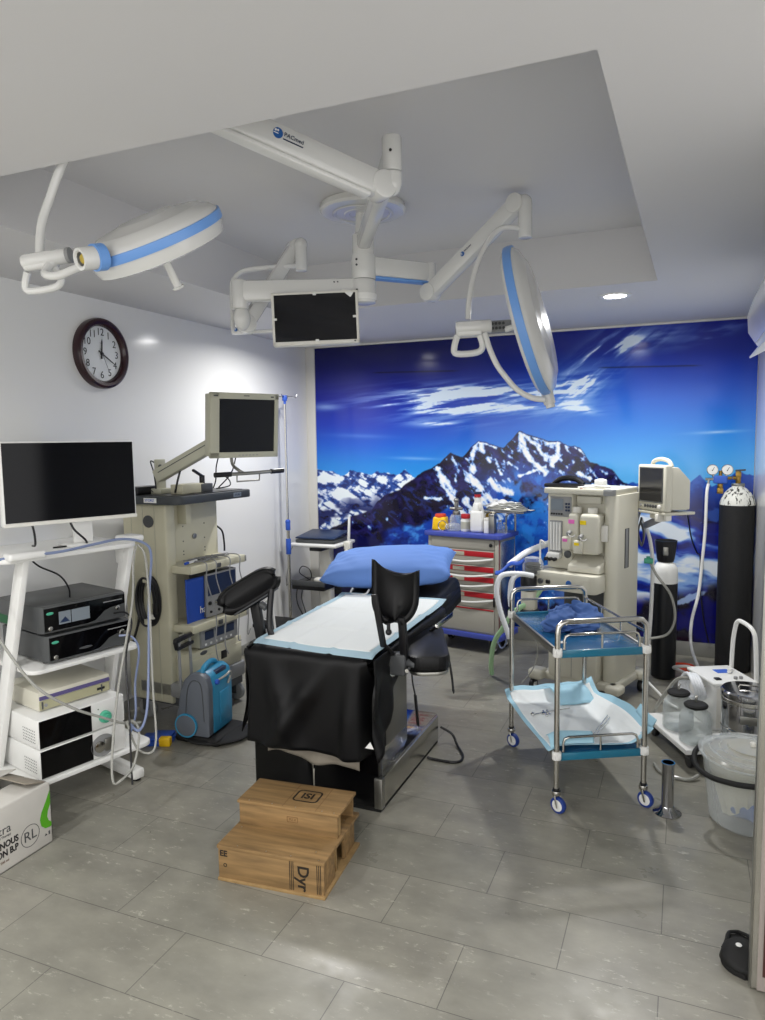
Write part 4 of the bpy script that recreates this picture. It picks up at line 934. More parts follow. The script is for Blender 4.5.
# ------------------------------------------------------------------ portable oxygen concentrator
OC = thing('oxygen_concentrator', 'grey and teal portable oxygen concentrator with a pull handle, on a black bag', 'oxygen concentrator', (-2.435, 3.25, .045), R(6))
OC.scale = (.95, .95, .93)
Mc = frame((0, 0, 0), (1, 0, 0), (0, 0, 1))
side = [(-.135, .03), (-.11, .005), (.075, .0), (.082, .02), (.085, .30), (.07, .36), (.03, .385), (-.03, .38), (-.075, .34), (-.105, .26), (-.128, .12)]
Ms = Matrix(((1, 0, 0, 0), (0, 0, -1, -.13), (0, 1, 0, 0), (0, 0, 0, 1)))
obj('grey_side_shell', B().prism(side, -.045, .01, Ms, .012), M_congrey, OC)
obj('teal_body', B().prism([(x*.97+.004, z*.99+.003) for x, z in side], -.265, -.04, Ms, .012), M_conteal, OC)
obj('side_panel_line', B().tube([(-.07, -.142, .1), (-.055, -.142, .26), (-.03, -.142, .33), (.01, -.142, .34), (.04, -.142, .30), (.05, -.142, .1)], .0025, 6), M_dgrey, OC)
obj('wheel', B().cyl((-.065, -.135, .068), (-.065, -.15, .068), .066, bev=.004, seg=40), M_congrey, OC)
obj('wheel_ring', B().lathe([(.063, .016), (.071, .016), (.071, .0), (.063, 0)], 40, Matrix(((1, 0, 0, -.065), (0, 0, -1, -.136), (0, 1, 0, .068), (0, 0, 0, 1)))), M_conteal, OC, label='light blue wheel ring')
obj('carry_handle', B().tube([(.025, -.10, .36), (.025, -.085, .40), (.01, -.0, .412), (.005, .07, .40), (0, .11, .36)], .015, 10), M_conteal, OC)
obj('control_recess', B().box(.03, .075, -.03, .09, .345, .372, .006), M_dkblue, OC)
obj('outlet', B().cyl((.08, -.05, .31), (.10, -.05, .315), .015, bev=.003), M_bluep, OC)
obj('filter_flap', B().box(.084, .09, -.02, .09, .05, .24, .003), M_conteal, OC)
obj('tube', B().tube([(.09, -.04, .32), (.12, .0, .34), (.12, .05, .35), (.10, .09, .31), (.10, .06, .27)], .007, 8), M_tube, OC)
for y in (-.05, .07): obj('handle_rod', B().cyl((-.15, y, .02), (-.155, y, .545), .009), M_grey, OC)
obj('handle_grip', B().obox((-.155, -.09, .55), (-.155, .11, .55), .03, .03, .01).obox((-.155, -.075, .50), (-.155, .095, .50), .03, .022, .006).obox((-.155, -.07, .50), (-.155, -.085, .55), .025, .02, .006), M_black, OC)
t = obj('carry_bag', B().sph((-2.40, 3.27, .022), (.2, .18, .022), 28, Matrix.Rotation(R(15), 4, 'Z')).box(-2.58, -2.29, 3.12, 3.42, .0, .044, .02, 3), M_rubber)
tag(t, 'flat black bag lying under the oxygen concentrator', 'bag')

# ------------------------------------------------------------------ gynaecology operating table
TB = thing('operating_table', 'steel operating table with black sheet, leg rests and a white underpad', 'operating table', (-1.5, 3.2, 0))
def tb(name, b, m, par=TB, **k): return obj(name, b, m, par, world=True, **k)
bs = tb('base', B().prism([(-1.80, 2.80), (-1.195, 2.80), (-1.195, 3.60), (-1.22, 3.64), (-1.78, 3.64), (-1.80, 3.60)], .025, .16, None, .008), M_steel)
tb('base_top_plate', B().box(-1.785, -1.21, 3.0, 3.62, .159, .163, .001), M_mirror, bs)
tb('base_bumper', B().box(-1.79, -1.205, 2.815, 3.62, .0, .03, .004), M_rubber, bs)
tb('corner_cap', B().box(-1.225, -1.185, 2.785, 2.82, .03, .17, .006), M_steeld, bs)
cl = tb('column', B().box(-1.78, -1.245, 2.86, 3.26, .16, .60, .006), M_steel)
tb('column_panel', B().box(-1.25, -1.238, 2.90, 3.24, .24, .58, .003), M_steeld, cl)
tb('upper_column', B().box(-1.72, -1.3, 2.9, 3.9, .58, .655, .006), M_dgrey, cl)
fp = tb('front_panel', B().box(-1.84, -1.535, 2.795, 2.835, .03, .62, .004).box(-1.525, -1.205, 2.795, 2.835, .03, .62, .004), M_gloss)
tb('panel_strip', B().box(-1.535, -1.525, 2.792, 2.80, .16, .45, .001), M_steel, fp)
for s, nm in ((-1.845, 'l'), (-1.195, 'r')):
    r_ = tb('side_rail', B().box(s-.006, s+.006, 2.86, 3.86, .645, .675, .003), M_steelt)
    for y in (2.95, 3.4, 3.8): tb('rail_mount', B().cyl((s, y, .66), (s+(.03 if s < -1.5 else -.03), y, .66), .01), M_steelt, r_)
tb('tabletop', B().box(-1.83, -1.21, 2.82, 3.80, .65, .715, .02, 3), M_vinyl)
tb('back_section', B().obox((-1.54, 3.82, .685), (-1.54, 4.26, .715), .56, .075, .02), M_vinyl)
# black rubber sheet over the foot end
def fold(u, v):
    return .012*math.sin(11*u+1.5)*v+.008*math.sin(23*u+4*v)*v
def sheet(u, v):
    # u across, v along the path: from the seat over the front edge and down
    L = .36+.445; s = v*L; x = -1.82+.632*u-.09*max(0, s-.38)*(1-u)
    if s < .34: y, z = 3.06-s*.95, .728
    elif s < .40:
        a = (s-.34)/.06*math.pi/2; y = 3.06-.323-.038*math.sin(a); z = .728-.038*(1-math.cos(a))
    else: y = 2.699; z = .69-(s-.40)
    h = max(0, s-.38)
    y += -.5*h*abs(fold(u, 1))-.040*min(1, h*6)*math.exp(-((u-.66+h*.9)/.09)**2)-.028*min(1, h*6)*math.exp(-((u-.22-h*.5)/.08)**2)-.03*min(1, h*4)*math.exp(-((u-.86+.1*h)/.06)**2)+.01*h
    z += -.03*h*(1-u)*.0 + (.012*math.sin(3.3*u+.4)-.004)*min(1, h*3)
    # sides curl back round the corners
    if u < .06: y += (0.06-u)*1.2*min(1, h*5); 
    if u > .90: y += (u-.90)*2.0*min(1, h*5); x -= (u-.90)*.25
    if s < .36 and (u < .05 or u > .95): z -= .02
    return (x, y, z)
dr = tb('black_sheet', B().grid(sheet, 60, 50), M_cloth_b, solid=.004, ang=80)
def rside(u, v):   # right hand hanging flap, narrowing to a point
    y = 2.72+.34*u; d = v*(.40*(1-u)**.8+.05); x = -1.187+.018*math.sin(7*v+5*u)*v+.012*math.sin(18*u)*v
    return (x, y, .725-d)
tb('black_sheet_flap', B().grid(rside, 20, 24), M_cloth_b, dr, solid=.004, ang=80)
def lside(u, v):
    y = 2.73+.30*u; d = v*(.36*(1-u)**.7+.05); return (-1.822-.03*v-.012*math.sin(8*v+4*u)*v, y, .722-d)
tb('black_sheet_flap', B().grid(lside, 20, 24), M_cloth_b, dr, solid=.004, ang=80)
def brown(u, v): return (-1.74+.46*u, 2.752+.008*math.sin(20*u), .315-.085*v-.03*u*u+.015*math.sin(9*u))
tb('cloth_liner', B().grid(brown, 24, 6), M_kraft, dr, solid=.003)
tb('sheet_corner_tag', B().prism([(-1.225, .345), (-1.185, .345), (-1.20, .375)], 0, .002, Matrix(((1, 0, 0, 0), (0, 0, -1, 2.70), (0, 1, 0, 0), (0, 0, 0, 1)))), M_label, dr)
# black sheet under the pillow at the head end
def hsheet(u, v):
    x = -1.88+.67*u; y = 3.79+.46*v; z = .742+.045*sst(v)+.006*math.sin(9*u+6*v)
    e = max(0, u-.86)/.14; z -= .15*e*e; x -= .05*e*e
    e2 = max(0, .1-u)/.1; z -= .10*e2*e2
    return (x, y, z)
def sst(t): t = max(0, min(1, t)); return t*t*(3-2*t)
tb('head_sheet', B().grid(hsheet, 40, 24), M_cloth_b, solid=.006, ang=80)
# white underpad with blue border, lying on the table (lifts off)
def padxy(u, v):
    # corners: near left, near right, far right, far left
    a = Vector((-1.81, 2.765)); b_ = Vector((-1.195, 2.722)); c = Vector((-1.215, 3.82)); d_ = Vector((-1.86, 3.80))
    q = a*(1-u)*(1-v)+b_*u*(1-v)+c*u*v+d_*(1-u)*v
    q.y -= .012*math.sin(math.pi*u)*(1-v)**2
    return q
def padz(u, v):
    q = padxy(u, v); z = .7415+.0025*math.sin(14*v)*math.sin(9*u)
    if v < .05: z -= .012*((.05-v)/.05)**2
    for c0 in (.33, .66): z += .007*math.exp(-((v-c0)/.012)**2)+.006*math.exp(-((u-c0)/.018)**2)
    if v > .93: z += .012*((v-.93)/.07)
    return (q.x, q.y, z)
up_ = thing('table_underpad', 'white absorbent underpad with pale blue border spread on the operating table', 'underpad', (-1.5, 2.8, .73))
obj('white_sheet', B().grid(lambda u, v: padz(.055+.89*u, .045+.93*v), 40, 50), M_pad, up_, world=True, solid=.003)
b = B()
for (u0, u1, v0, v1) in ((0, 1, 0, .055), (0, 1, .97, 1), (0, .065, 0, 1), (.935, 1, 0, 1)):
    b.grid(lambda u, v: tuple(Vector(padz(u0+(u1-u0)*u, v0+(v1-v0)*v))-Vector((0, 0, .0015))), 30, 30)
obj('blue_border', b, M_padblue, up_, world=True, solid=.002)
# pillow
def pillow(sx, sy, sz):
    b = B(); n = 36
    def f(sgn):
        def g(u, v):
            x = 2*u-1; y = 2*v-1; e = (max(0, 1-abs(x)**2.6)*max(0, 1-abs(y)**2.6))**.5
            px = x*(1-.10*(1-abs(x))*0)*(1+.05*abs(y)**2*abs(x)); py = y*(1-.08*(1-x*x)*0-.06*x*x)
            wr = .012*math.sin(16*x+7*y)*abs(x)**2+.008*math.sin(22*y-5*x)*(abs(x)**2)
            return (px*sx, py*sy, sgn*(sz*e**.75)+wr*e*sgn)
        return g
    b.grid(f(1), n, n); b.grid(f(-1), n, n); bmesh.ops.remove_doubles(b.bm, verts=b.bm.verts, dist=.0005); bmesh.ops.recalc_face_normals(b.bm, faces=b.bm.faces)
    return b
pw = pillow(.375, .235, .10); pw.bm.transform(Matrix.Translation((-1.655, 4.06, .878)) @ Euler((R(9), R(-3), R(12))).to_matrix().to_4x4())
tag(obj('pillow', pw, M_pillow, ang=80), 'plump blue pillow at the head of the operating table', 'pillow')
cable('drain_loop', 'short white cord loop under the left end of the pillow', 'cord', [(-1.80, 3.83, .775), (-1.80, 3.80, .752), (-1.75, 3.78, .75), (-1.70, 3.79, .755), (-1.69, 3.82, .775)], .006, M_white)
# leg rests
def shell(w, h, dep, n=24):
    """curved calf rest: bowed across its width"""
    b = B()
    def f(u, v):
        x = 2*u-1; ww = w*(.96+.04*v)*(math.sqrt(max(.02, 1-((.42-v)/.44)**2.0)) if v < .42 else 1.); zz = h*v
        zz += v**3*h*(-.14*(1-x*x)-.09*x)
        return (x*ww/2, dep*(1-x*x)+.02*math.sin(v*math.pi), zz)
    b.grid(f, n, n); return b
lr = tb('leg_rest', B(), M_vinyl) if False else None
def legrest(loc, rot, w, h, dep, th):
    bb = shell(w, h, dep); bb.bm.transform(Matrix.Translation(loc) @ Euler(rot).to_matrix().to_4x4())
    return tb('leg_rest', bb, M_vinyl, solid=th, ang=60)
l1 = legrest((-1.15, 2.86, .858), (R(-12), R(1), R(16)), .197, .25, .05, .028)
tb('rest_strap', B().obox((-1.215, 2.80, .99), (-1.20, 2.86, .745), .030, .012, .004, (0, 1, 0)).obox((-1.20, 2.86, .75), (-1.18, 2.92, .69), .03, .012, .004, (0, 1, 0)), M_black, l1)
tb('rest_post', B().obox((-1.12, 2.88, .88), (-1.135, 2.95, .64), .036, .03, .008, (0, 1, 0)), M_black, l1)
cl1 = tb('clamp', B().box(-1.20, -1.12, 2.91, 2.97, .60, .70, .012, 3).cyl((-1.12, 2.94, .66), (-1.075, 2.93, .655), .018, bev=.003), M_dgrey, l1)
tb('clamp_screw', B().cyl((-1.10, 2.91, .64), (-1.10, 2.88, .64), .009, seg=12), M_chrome, cl1)
tb('clamp_knob', B().cyl((-1.165, 2.835, .86), (-1.165, 2.835, .83), .008).sph((-1.165, 2.835, .82), .014), M_black, l1)
# left rest is turned: its trough points up towards the wall
bb = B(); Lq = frame((-1.895, 2.875, .945), (.60, .62, .44), (-.50, .10, .75))
def trough(u, v):
    x = 2*u-1; y = 2*v-1; k = math.sqrt(max(.05, 1-abs(x)**5)); return Lq @ Vector((x*.145, y*.062*k, .022*y*y-.012))
bb.grid(trough, 28, 20)
l2 = tb('leg_rest', bb, M_vinyl, solid=.036, ang=60)
tb('rest_liner', B().grid(lambda u, v: Lq @ Vector(((2*u-1)*.12, -.064, (2*v-1)*.008+.005)), 8, 4), M_dgrey, l2, solid=.006)
tb('rest_post', B().obox((-1.885, 2.90, .90), (-1.86, 2.93, .64), .052, .03, .008, (0, 1, 0)), M_black, l2)
tb('rest_strap', B().tube([(-1.80, 2.92, .95), (-1.80, 2.90, .86), (-1.795, 2.885, .78), (-1.775, 2.87, .735)], .0155, 8), M_black, l2)
tb('clamp', B().box(-1.93, -1.85, 2.93, 2.99, .60, .69, .012, 3).cyl((-1.85, 2.90, .88), (-1.82, 2.90, .86), .016), M_dgrey, l2)
# padded arm board folded down at the right
Mp_ = frame((-1.130, 3.235, .655), (.93, .36, .03), (-.25, .93, -.04))
ab = tb('arm_board', B().prism(rrect(-.095, .095, -.33, .33, .07), -.042, .03, Mp_, .018), M_vinyl)
tb('board_tray', B().prism(rrect(-.088, .088, -.32, .32, .065), -.06, -.043, Mp_, .004), M_steeld, ab)
tb('board_arm', B().obox((-1.205, 3.0, .655), (-1.13, 3.1, .60), .03, .02, .004).obox((-1.21, 2.86, .60), (-1.14, 3.10, .60), .012, .03, .003), M_steelt, ab)
tb('board_strap', B().tube([(-1.04, 3.27, .63), (-1.025, 3.27, .56), (-1.015, 3.27, .50), (-1.008, 3.27, .43)], .006, 8).obox((-1.015, 3.27, .49), (-1.005, 3.27, .42), .018, .005, .002), M_black, ab)
tb('board_strap', B().tube([(-1.13, 3.02, .61), (-1.125, 3.02, .54), (-1.115, 3.03, .47)], .004, 8).obox((-1.117, 3.03, .48), (-1.108, 3.04, .33), .022, .008, .003), M_black, ab)
tb('rail_lever', B().cyl((-1.195, 3.42, .66), (-1.14, 3.40, .70), .007).sph((-1.135, 3.4, .705), .013), M_steelt)
tag(obj('table_power_cable', B().tube([(-1.19, 3.62, .09), (-1.13, 3.64, .05), (-1.09, 3.60, .012), (-1.03, 3.50, .007), (-1.02, 3.43, .007), (-1.06, 3.40, .007), (-1.15, 3.40, .007), (-1.19, 3.40, .012)], .007, 8), M_black), 'black power cable looping on the floor behind the table base', 'cable')

# ------------------------------------------------------------------ plywood step stool
SS = thing('step_stool', 'plywood two-step stool with printed marks in front of the operating table', 'step stool', (-1.591, 2.138, 0), R(4.9))
w = .437
obj('base_board', B().box(0, w, 0, .375, 0, .012, .001), M_woodedge, SS)
ls = obj('lower_front', B().box(.004, w-.004, .004, .016, .012, .128, .001), M_wood, SS)
lt = obj('lower_tread', B().box(0, w, 0, .375, .128, .141, .0015), M_wood, SS)
obj('upper_front', B().box(.008, w-.012, .165, .177, .141, .227, .001), M_wood, SS)
ut = obj('upper_tread', B().box(.002, w-.004, .16, .352, .227, .239, .0015), M_wood, SS)
obj('side_board', B().box(.004, .016, .02, .37, .012, .128, .001), M_wood, SS)
obj('side_board', B().box(.008, .02, .18, .35, .141, .227, .001), M_wood, SS)
obj('side_board', B().box(w-.022, w-.010, .018, .125, .012, .128, .001), M_wood, SS)
obj('side_board', B().box(w-.03, w-.018, .245, .36, .012, .128, .001), M_wood, SS)
obj('cross_board', B().box(.016, w-.02, .16, .172, .012, .128, .001), M_woodedge, SS)
obj('upper_side_post', B().box(w-.034, w-.012, .178, .2, .141, .227, .001), M_woodedge, SS)
obj('upper_back', B().box(.02, w-.014, .335, .347, .141, .227, .001), M_wood, SS)
Mf = lambda x, z: frame((x, .0035, z), (1, 0, 0), (0, 0, 1))
text('EE', .032, Mf(.026, .108), M_ink, ls, bold=.001); text('o', .032, Mf(.032, .066), M_ink, ls)
text('Dyr', .062, Mf(.350, .066) @ Matrix.Rotation(R(-90), 4, 'Z'), M_ink, ls, bold=.0012)
for x in (.297, .304, .311, .405, .412, .419): obj('printed_stripe', B().box(x, x+.0025, .003, .0045, .016, .126, 0, 1), M_ink, ls)
obj('stamp', B().box(.215, .26, .1640, .1652, .178, .1795, 0, 1).box(.215, .26, .1640, .1652, .199, .2005, 0, 1).box(.215, .2165, .1640, .1652, .178, .2, 0, 1).box(.2585, .26, .1640, .1652, .178, .2, 0, 1), M_ink2, SS)
text('FU 4', .014, frame((.238, .1645, .189), (1, 0, 0), (0, 0, 1)), M_ink2, SS)
Mtp = frame((.262, .262, .2392), (1, 0, 0), (0, 1, 0))
b = B()
def ring2(b, pts, wd, M, zz=.0006):
    P = [Vector((x, y, 0)) for x, y in pts]
    for a_, c_ in zip(P, P[1:]+P[:1]):
        d = (c_-a_)
        if d.length < 1e-6: continue
        n = Vector((-d.y, d.x, 0)).normalized()*wd/2
        t = bmesh.new(); V = [t.verts.new(q) for q in (a_-n, c_-n, c_+n, a_+n)]; V2 = [t.verts.new(q+Vector((0, 0, zz))) for q in (a_-n, c_-n, c_+n, a_+n)]
        t.faces.new(V2)
        for k in range(4): t.faces.new((V[k], V[(k+1) % 4], V2[(k+1) % 4], V2[k]))
        b._add(t, M)
ring2(b, rrect(-.05, .05, -.042, .042, .016, 5), .007, Mtp)
obj('stamped_ring', b, M_ink, ut)
text('ISI', .056, Mtp, M_ink, ut, bold=.0016)
b = B()
for x in (.195, .335): b.box(x, x+.0016, .164, .35, .2388, .2396, 0, 1)
obj('board_seam', b, M_ink2, ut)
b = B()
for x, y, z in ((.03, .14, .1412), (.08, .015, .1412), (.2, .013, .1412), (.3, .012, .1412), (.41, .013, .1412), (.40, .3, .1412), (.38, .06, .1412)): b.cyl((x, y, z), (x, y, z+.0006), .0028, seg=8)
for x in (.05, .15, .25, .36, .41): b.cyl((x, .17, .2392), (x, .17, .2398), .0028, seg=8)
obj('nail_heads', b, M_steeld, SS)

# ------------------------------------------------------------------ steel instrument trolley
IT = thing('instrument_trolley', 'steel two-tier instrument trolley with blue trays and blue castors', 'trolley', (-.486, 3.104, 0), R(28.7))
for nm, y in (('front', 0), ('back', .70)):
    f = obj('end_frame', B().tube([(0, y, .085), (0, y, .80), (.004, y, .835), (.022, y, .853), (.05, y, .857), (.352, y, .857), (.38, y, .853), (.398, y, .835), (.402, y, .80), (.402, y, .085)], .0125, 14, 4, False), M_steelt, IT)
    obj('guard_hoop', B().tube([(.03, y, .735), (.03, y, .775), (.036, y, .793), (.055, y, .80), (.345, y, .80), (.362, y, .793), (.37, y, .775), (.37, y, .735)], .006, 10, 3, False).cyl((.2, y, .735), (.2, y, .80), .005), M_steelt, f)
    if nm == 'front':
        obj('guard_hoop', B().tube([(.03, y, .275), (.03, y, .315), (.036, y, .333), (.055, y, .34), (.345, y, .34), (.362, y, .333), (.37, y, .315), (.37, y, .275)], .006, 10, 3, False).cyl((.2, y, .275), (.2, y, .34), .005), M_steelt, f)
    for x in (0, .402):
        for z in (.722, .26): obj('collar', B().cyl((x, y, z-.018), (x, y, z+.018), .0205, bev=.003).box(x-.012, x+.012, y-.026, y+.026, z-.012, z+.012, .004), M_white, f)
obj('side_rail', B().tube([(.402, .0, .835), (.40, .012, .812), (.398, .05, .80), (.398, .65, .80), (.40, .69, .80)], .006, 10, 3).cyl((.398, .25, .735), (.398, .25, .80), .005).cyl((.398, .48, .735), (.398, .48, .80), .005), M_steelt, IT)
for z, nm in ((.72, 'upper'), (.258, 'lower')):
    tr = obj('tray', B().box(.004, .398, .004, .696, z-.006, z+.006, .002), M_tealtop, IT)
    obj('front_edge', B().box(.016, .386, -.006, .006, z-.022, z+.012, .003), M_teal, tr)
    obj('front_edge', B().box(.016, .386, .694, .706, z-.022, z+.012, .003), M_teal, tr)
    for x in (-.004, .394): obj('side_edge', B().box(x, x+.012, .012, .688, z-.022, z+.014, .003), M_steeld, tr)
for x in (0, .402):
    for y in (0, .70):
        a = .9 if y == 0 else -.4
        Mw = Matrix.Translation((x, y, 0)) @ Matrix.Rotation(R(35), 4, 'Z')
        c = obj('castor', B().cyl(Mw @ Vector((-.011, -.012, .037)), Mw @ Vector((.011, -.012, .037)), .037, bev=.006, seg=28), M_bluetyre, IT)
        obj('hub', B().cyl(Mw @ Vector((-.0125, -.012, .037)), Mw @ Vector((.0125, -.012, .037)), .026, bev=.002, seg=24).cyl(Mw @ Vector((-.016, -.012, .037)), Mw @ Vector((.016, -.012, .037)), .009, seg=12), M_white, c)
        obj('fork', B().obox(Mw @ Vector((-.017, -.012, .03)), Mw @ Vector((-.017, .0, .085)), .003, .026, .002, (0, 1, 0)).obox(Mw @ Vector((.017, -.012, .03)), Mw @ Vector((.017, .0, .085)), .003, .026, .002, (0, 1, 0)).cyl((x, y, .08), (x, y, .10), .02, bev=.003), M_steelt, c)
        obj('stem_cap', B().cyl((x, y, .098), (x, y, .112), .015, bev=.002), M_black, c)
IM = IT.matrix_basis.copy()
def it(x, y, z): return IM @ Vector((x, y, z))
# blue cloth bundle
def bundle(u, v):
    th = 2*math.pi*u; ph = math.pi*v
    rr = .95+.13*math.sin(3*th+2*ph)+.10*abs(math.sin(3*th-3*ph+.4))-.10*abs(math.sin(4*th+5*ph+.5))-.05*abs(math.sin(9*ph-3*th+1))+.02*math.sin(13*th+7*ph)
    x = .165*rr*math.sin(ph)*math.cos(th); y = .15*rr*math.sin(ph)*math.sin(th); z = .068*rr*math.cos(ph)*(1+.25*math.sin(2*th+1))
    z = max(z, -.04); return it(.20+x*.9+y*.2, .37+y, .768+z)
b = B().grid(bundle, 110, 64); bmesh.ops.remove_doubles(b.bm, verts=b.bm.verts, dist=.0008)
tag(obj('crumpled_cloth', b, M_scrub, ang=60), 'crumpled blue surgical cloth on the upper tray of the steel trolley', 'cloth')
tag(obj('paper_tag', B().box(.05, .085, .12, .15, .727, .7285, .0004, 1, IM), M_label), 'small white paper tag on the upper trolley tray', 'tag')
# underpad on the lower tray
def hmap(u, v):
    x = -.035+.47*u; y = .0+.71*v; z = .276
    lift = 0
    if v > .86: lift += .055*((v-.86)/.14)**1.3
    if u > .80: lift += .085*((u-.80)/.20)**1.5*(.35+.9*sst(1-abs(v-.35)/.6))
    if v < .12: lift += .045*((.12-v)/.12)*(1-u*.2)*.6
    if u < .10: lift -= .02*((.1-u)/.1)
    z += max(lift, 0)+.004*math.sin(7*u+9*v)+.003*math.sin(23*u)*math.sin(17*v)
    if u > .93: x += .01
    return it(x, y, z)
UP = thing('tray_underpad', 'white underpad with turned up blue edges on the lower trolley tray', 'underpad', tuple(it(.2, .35, .268)), R(28.7))
obj('white_sheet', B().grid(lambda u, v: hmap(.045+.91*u, .035+.93*v), 50, 60), M_pad, UP, world=True, solid=.002)
b = B()
for (u0, u1, v0, v1) in ((0, 1, 0, .055), (0, 1, .95, 1), (0, .07, 0, 1), (.94, 1, 0, 1)):
    b.grid(lambda u, v: tuple(Vector(hmap(u0+(u1-u0)*u, v0+(v1-v0)*v))-Vector((0, 0, .0012))), 40, 40)
obj('blue_border', b, M_padblue2, UP, world=True, solid=.002)
def flapA(u, v):  # front left corner folded over to show its blue backing
    p0 = Vector(hmap(.02+.42*u, .0)); return p0+(IM.to_3x3() @ Vector((.01*v, .10*v-.03*v*u, .035*math.sin(v*2.6)+.004)))
obj('folded_corner', B().grid(flapA, 20, 12), M_padblue2, UP, world=True, solid=.002)
def flapB(u, v):
    p0 = Vector(hmap(.99, .02+.22*u)); return p0+(IM.to_3x3() @ Vector((.03*math.sin(3*v), .02*v, .045*math.sin(2.8*v)-.05*v*v)))
obj('folded_corner', B().grid(flapB, 16, 12), M_padblue2, UP, world=True, solid=.002)
def foldback(u, v):
    p0 = Vector(hmap(.45+.40*u, .97)); return p0+(IM.to_3x3() @ Vector((.03*v, -.16*v, .02*math.sin(3*v)+.01-.05*v*v)))
obj('folded_back_edge', B().grid(foldback, 18, 12), M_padblue2, UP, world=True, solid=.002)
t = thing('scissors', 'small steel scissors-like instrument lying on the tray underpad', 'surgical instrument', tuple(it(.09, .42, .278)), R(30))
obj('shaft', B().cyl((-.06, 0, .004), (.14, .03, .012), .0035), M_chrome, t)
obj('valve_body', B().cyl((-.02, 0, .005), (.03, .006, .005), .009, bev=.002).cyl((0, -.025, .006), (.0, .03, .006), .006).cyl((.02, -.02, .006), (.022, .028, .006), .005).sph((-.065, -.002, .006), .011, 14).sph((0, -.028, .006), .008, 12).sph((.022, .031, .006), .007, 12), M_chrome, t)
for k, (dx, nm) in enumerate(((0, 'nearer the corner'), (.022, 'farther from the corner'))):
    tag(obj('steel_rod', B().cyl(it(.21, .10+dx, .283), it(.375, .30+dx*1.2, .296), .003), M_chrome), 'thin steel rod on the tray underpad, the one '+nm, 'rod')

# ------------------------------------------------------------------ red drawer cart
RC = thing('drawer_cart', 'grey medical cart with blue top and red drawers against the mural', 'drawer cart', (-1.86, 5.40, 0), R(-11.5))
RC.scale = (1, .9, 1.045)
w, dd = .60, .345
obj('top', B().prism(rrect(-.035, w+.03, -.035, dd+.02, .03), .855, .888, None, .005), M_cartblue, RC)
obj('body', B().box(0, w, 0, dd, .145, .855, .004), M_cartgrey, RC)
obj('bottom', B().prism(rrect(-.03, w+.03, -.03, dd+.02, .03), .11, .148, None, .004), M_cartblue, RC)
for x in (-.004, w-.026): obj('corner_strip', B().box(x, x+.03, -.006, .03, .15, .855, .003), M_cartgrey, RC)
obj('red_edge_strip', B().box(w-.0, w+.004, .004, .03, .15, .855, .001), M_red, RC)
obj('side_panel', B().box(w, w+.003, .05, dd-.02, .17, .83, .001), M_steel, RC)
def drawer(z0, z1, strip=True, locked=False):
    d = obj('drawer', B().box(.03, w-.03, -.012, .0, z0, z1, .003), M_cartgrey, RC)
    if strip:
        obj('red_band', B().box(.032, w-.032, -.015, -.011, z1-.045, z1-.006, .001), M_red, d)
        obj('brass_label_holder', B().box(.22, .32, -.017, -.014, z1-.042, z1-.014, .001), M_beige, d)
        obj('handle', B().grid(lambda u, v: (.035+(w-.07)*u, -.018-.022*math.sin(math.pi*u)-.004*v, z1-.048-.028*math.sin(math.pi*u)-.012*v), 24, 3), M_white, d, solid=.006)
    return d
dk = drawer(.775, .845, False)
obj('lock', B().cyl((.545, -.012, .81), (.545, -.02, .81), .014, bev=.002), M_black, dk)
drawer(.66, .765); drawer(.585, .653); drawer(.47, .578); drawer(.345, .462)
d = drawer(.16, .338, False)
obj('red_line', B().box(.032, w-.032, -.015, -.011, .325, .336, .001), M_red, d)
obj('latch', B().box(w-.034, w-.022, -.022, -.006, .36, .43, .003), M_black, RC)
for x in (.06, w-.06):
    for y in (.05, dd-.06):
        c = obj('castor', B().cyl((x-.018, y, .055), (x+.018, y, .055), .055, bev=.008, seg=28), M_black, RC)
        obj('hub', B().cyl((x-.0195, y, .055), (x+.0195, y, .055), .036, bev=.002), M_white, c)
        obj('fork', B().box(x-.03, x-.023, y-.02, y+.02, .04, .112, .002).box(x+.023, x+.03, y-.02, y+.02, .04, .112, .002).box(x-.03, x+.03, y-.025, y+.025, .098, .112, .003), M_steeld, c)
RM = RC.matrix_basis.copy()
def rc(x, y, z=.888): return tuple(RM @ Vector((x, y, z+.0005)))
t = thing('sharps_container', 'yellow sharps container with red lid on the drawer cart', 'sharps container', rc(.055, .10))
obj('body', B().box(-.06, .06, -.05, .05, 0, .105, .012, 3, taper=.86), M_yellow, t); obj('lid', B().cyl((0, 0, .10), (0, 0, .128), .046, .042, bev=.005), M_orange, t)
t = thing('wire_ring', 'small steel wire ring leaning on the yellow container', 'ring', rc(.105, .035, .889))
obj('hoop', B().tube([(.035*math.cos(a*.5236), 0, .04+.038*math.sin(a*.5236)) for a in range(12)], .004, 8, 3, True, True), M_chrome, t)
t = thing('glass_valve_jar', 'glass jar topped by a steel valve on the drawer cart', 'jar', rc(.175, .15))
obj('jar', B().lathe([(0, 0), (.055, .0), (.058, .02), (.055, .10), (.04, .125), (.038, .12), (.05, .1), (.053, .02), (0, .006)], 28), M_glass, t)
obj('valve', B().cyl((0, 0, .12), (0, 0, .15), .03, bev=.004).cyl((0, 0, .15), (0, 0, .235), .016, bev=.004).cyl((-.055, 0, .17), (.05, 0, .17), .012, bev=.003).sph((0, 0, .235), .022, 18).cyl((0, -.03, .2), (0, .03, .2), .012), M_steeld, t)
t = thing('crumpled_bag', 'clear crumpled plastic bag lying before the glass jar', 'bag', rc(.185, .06, .889))
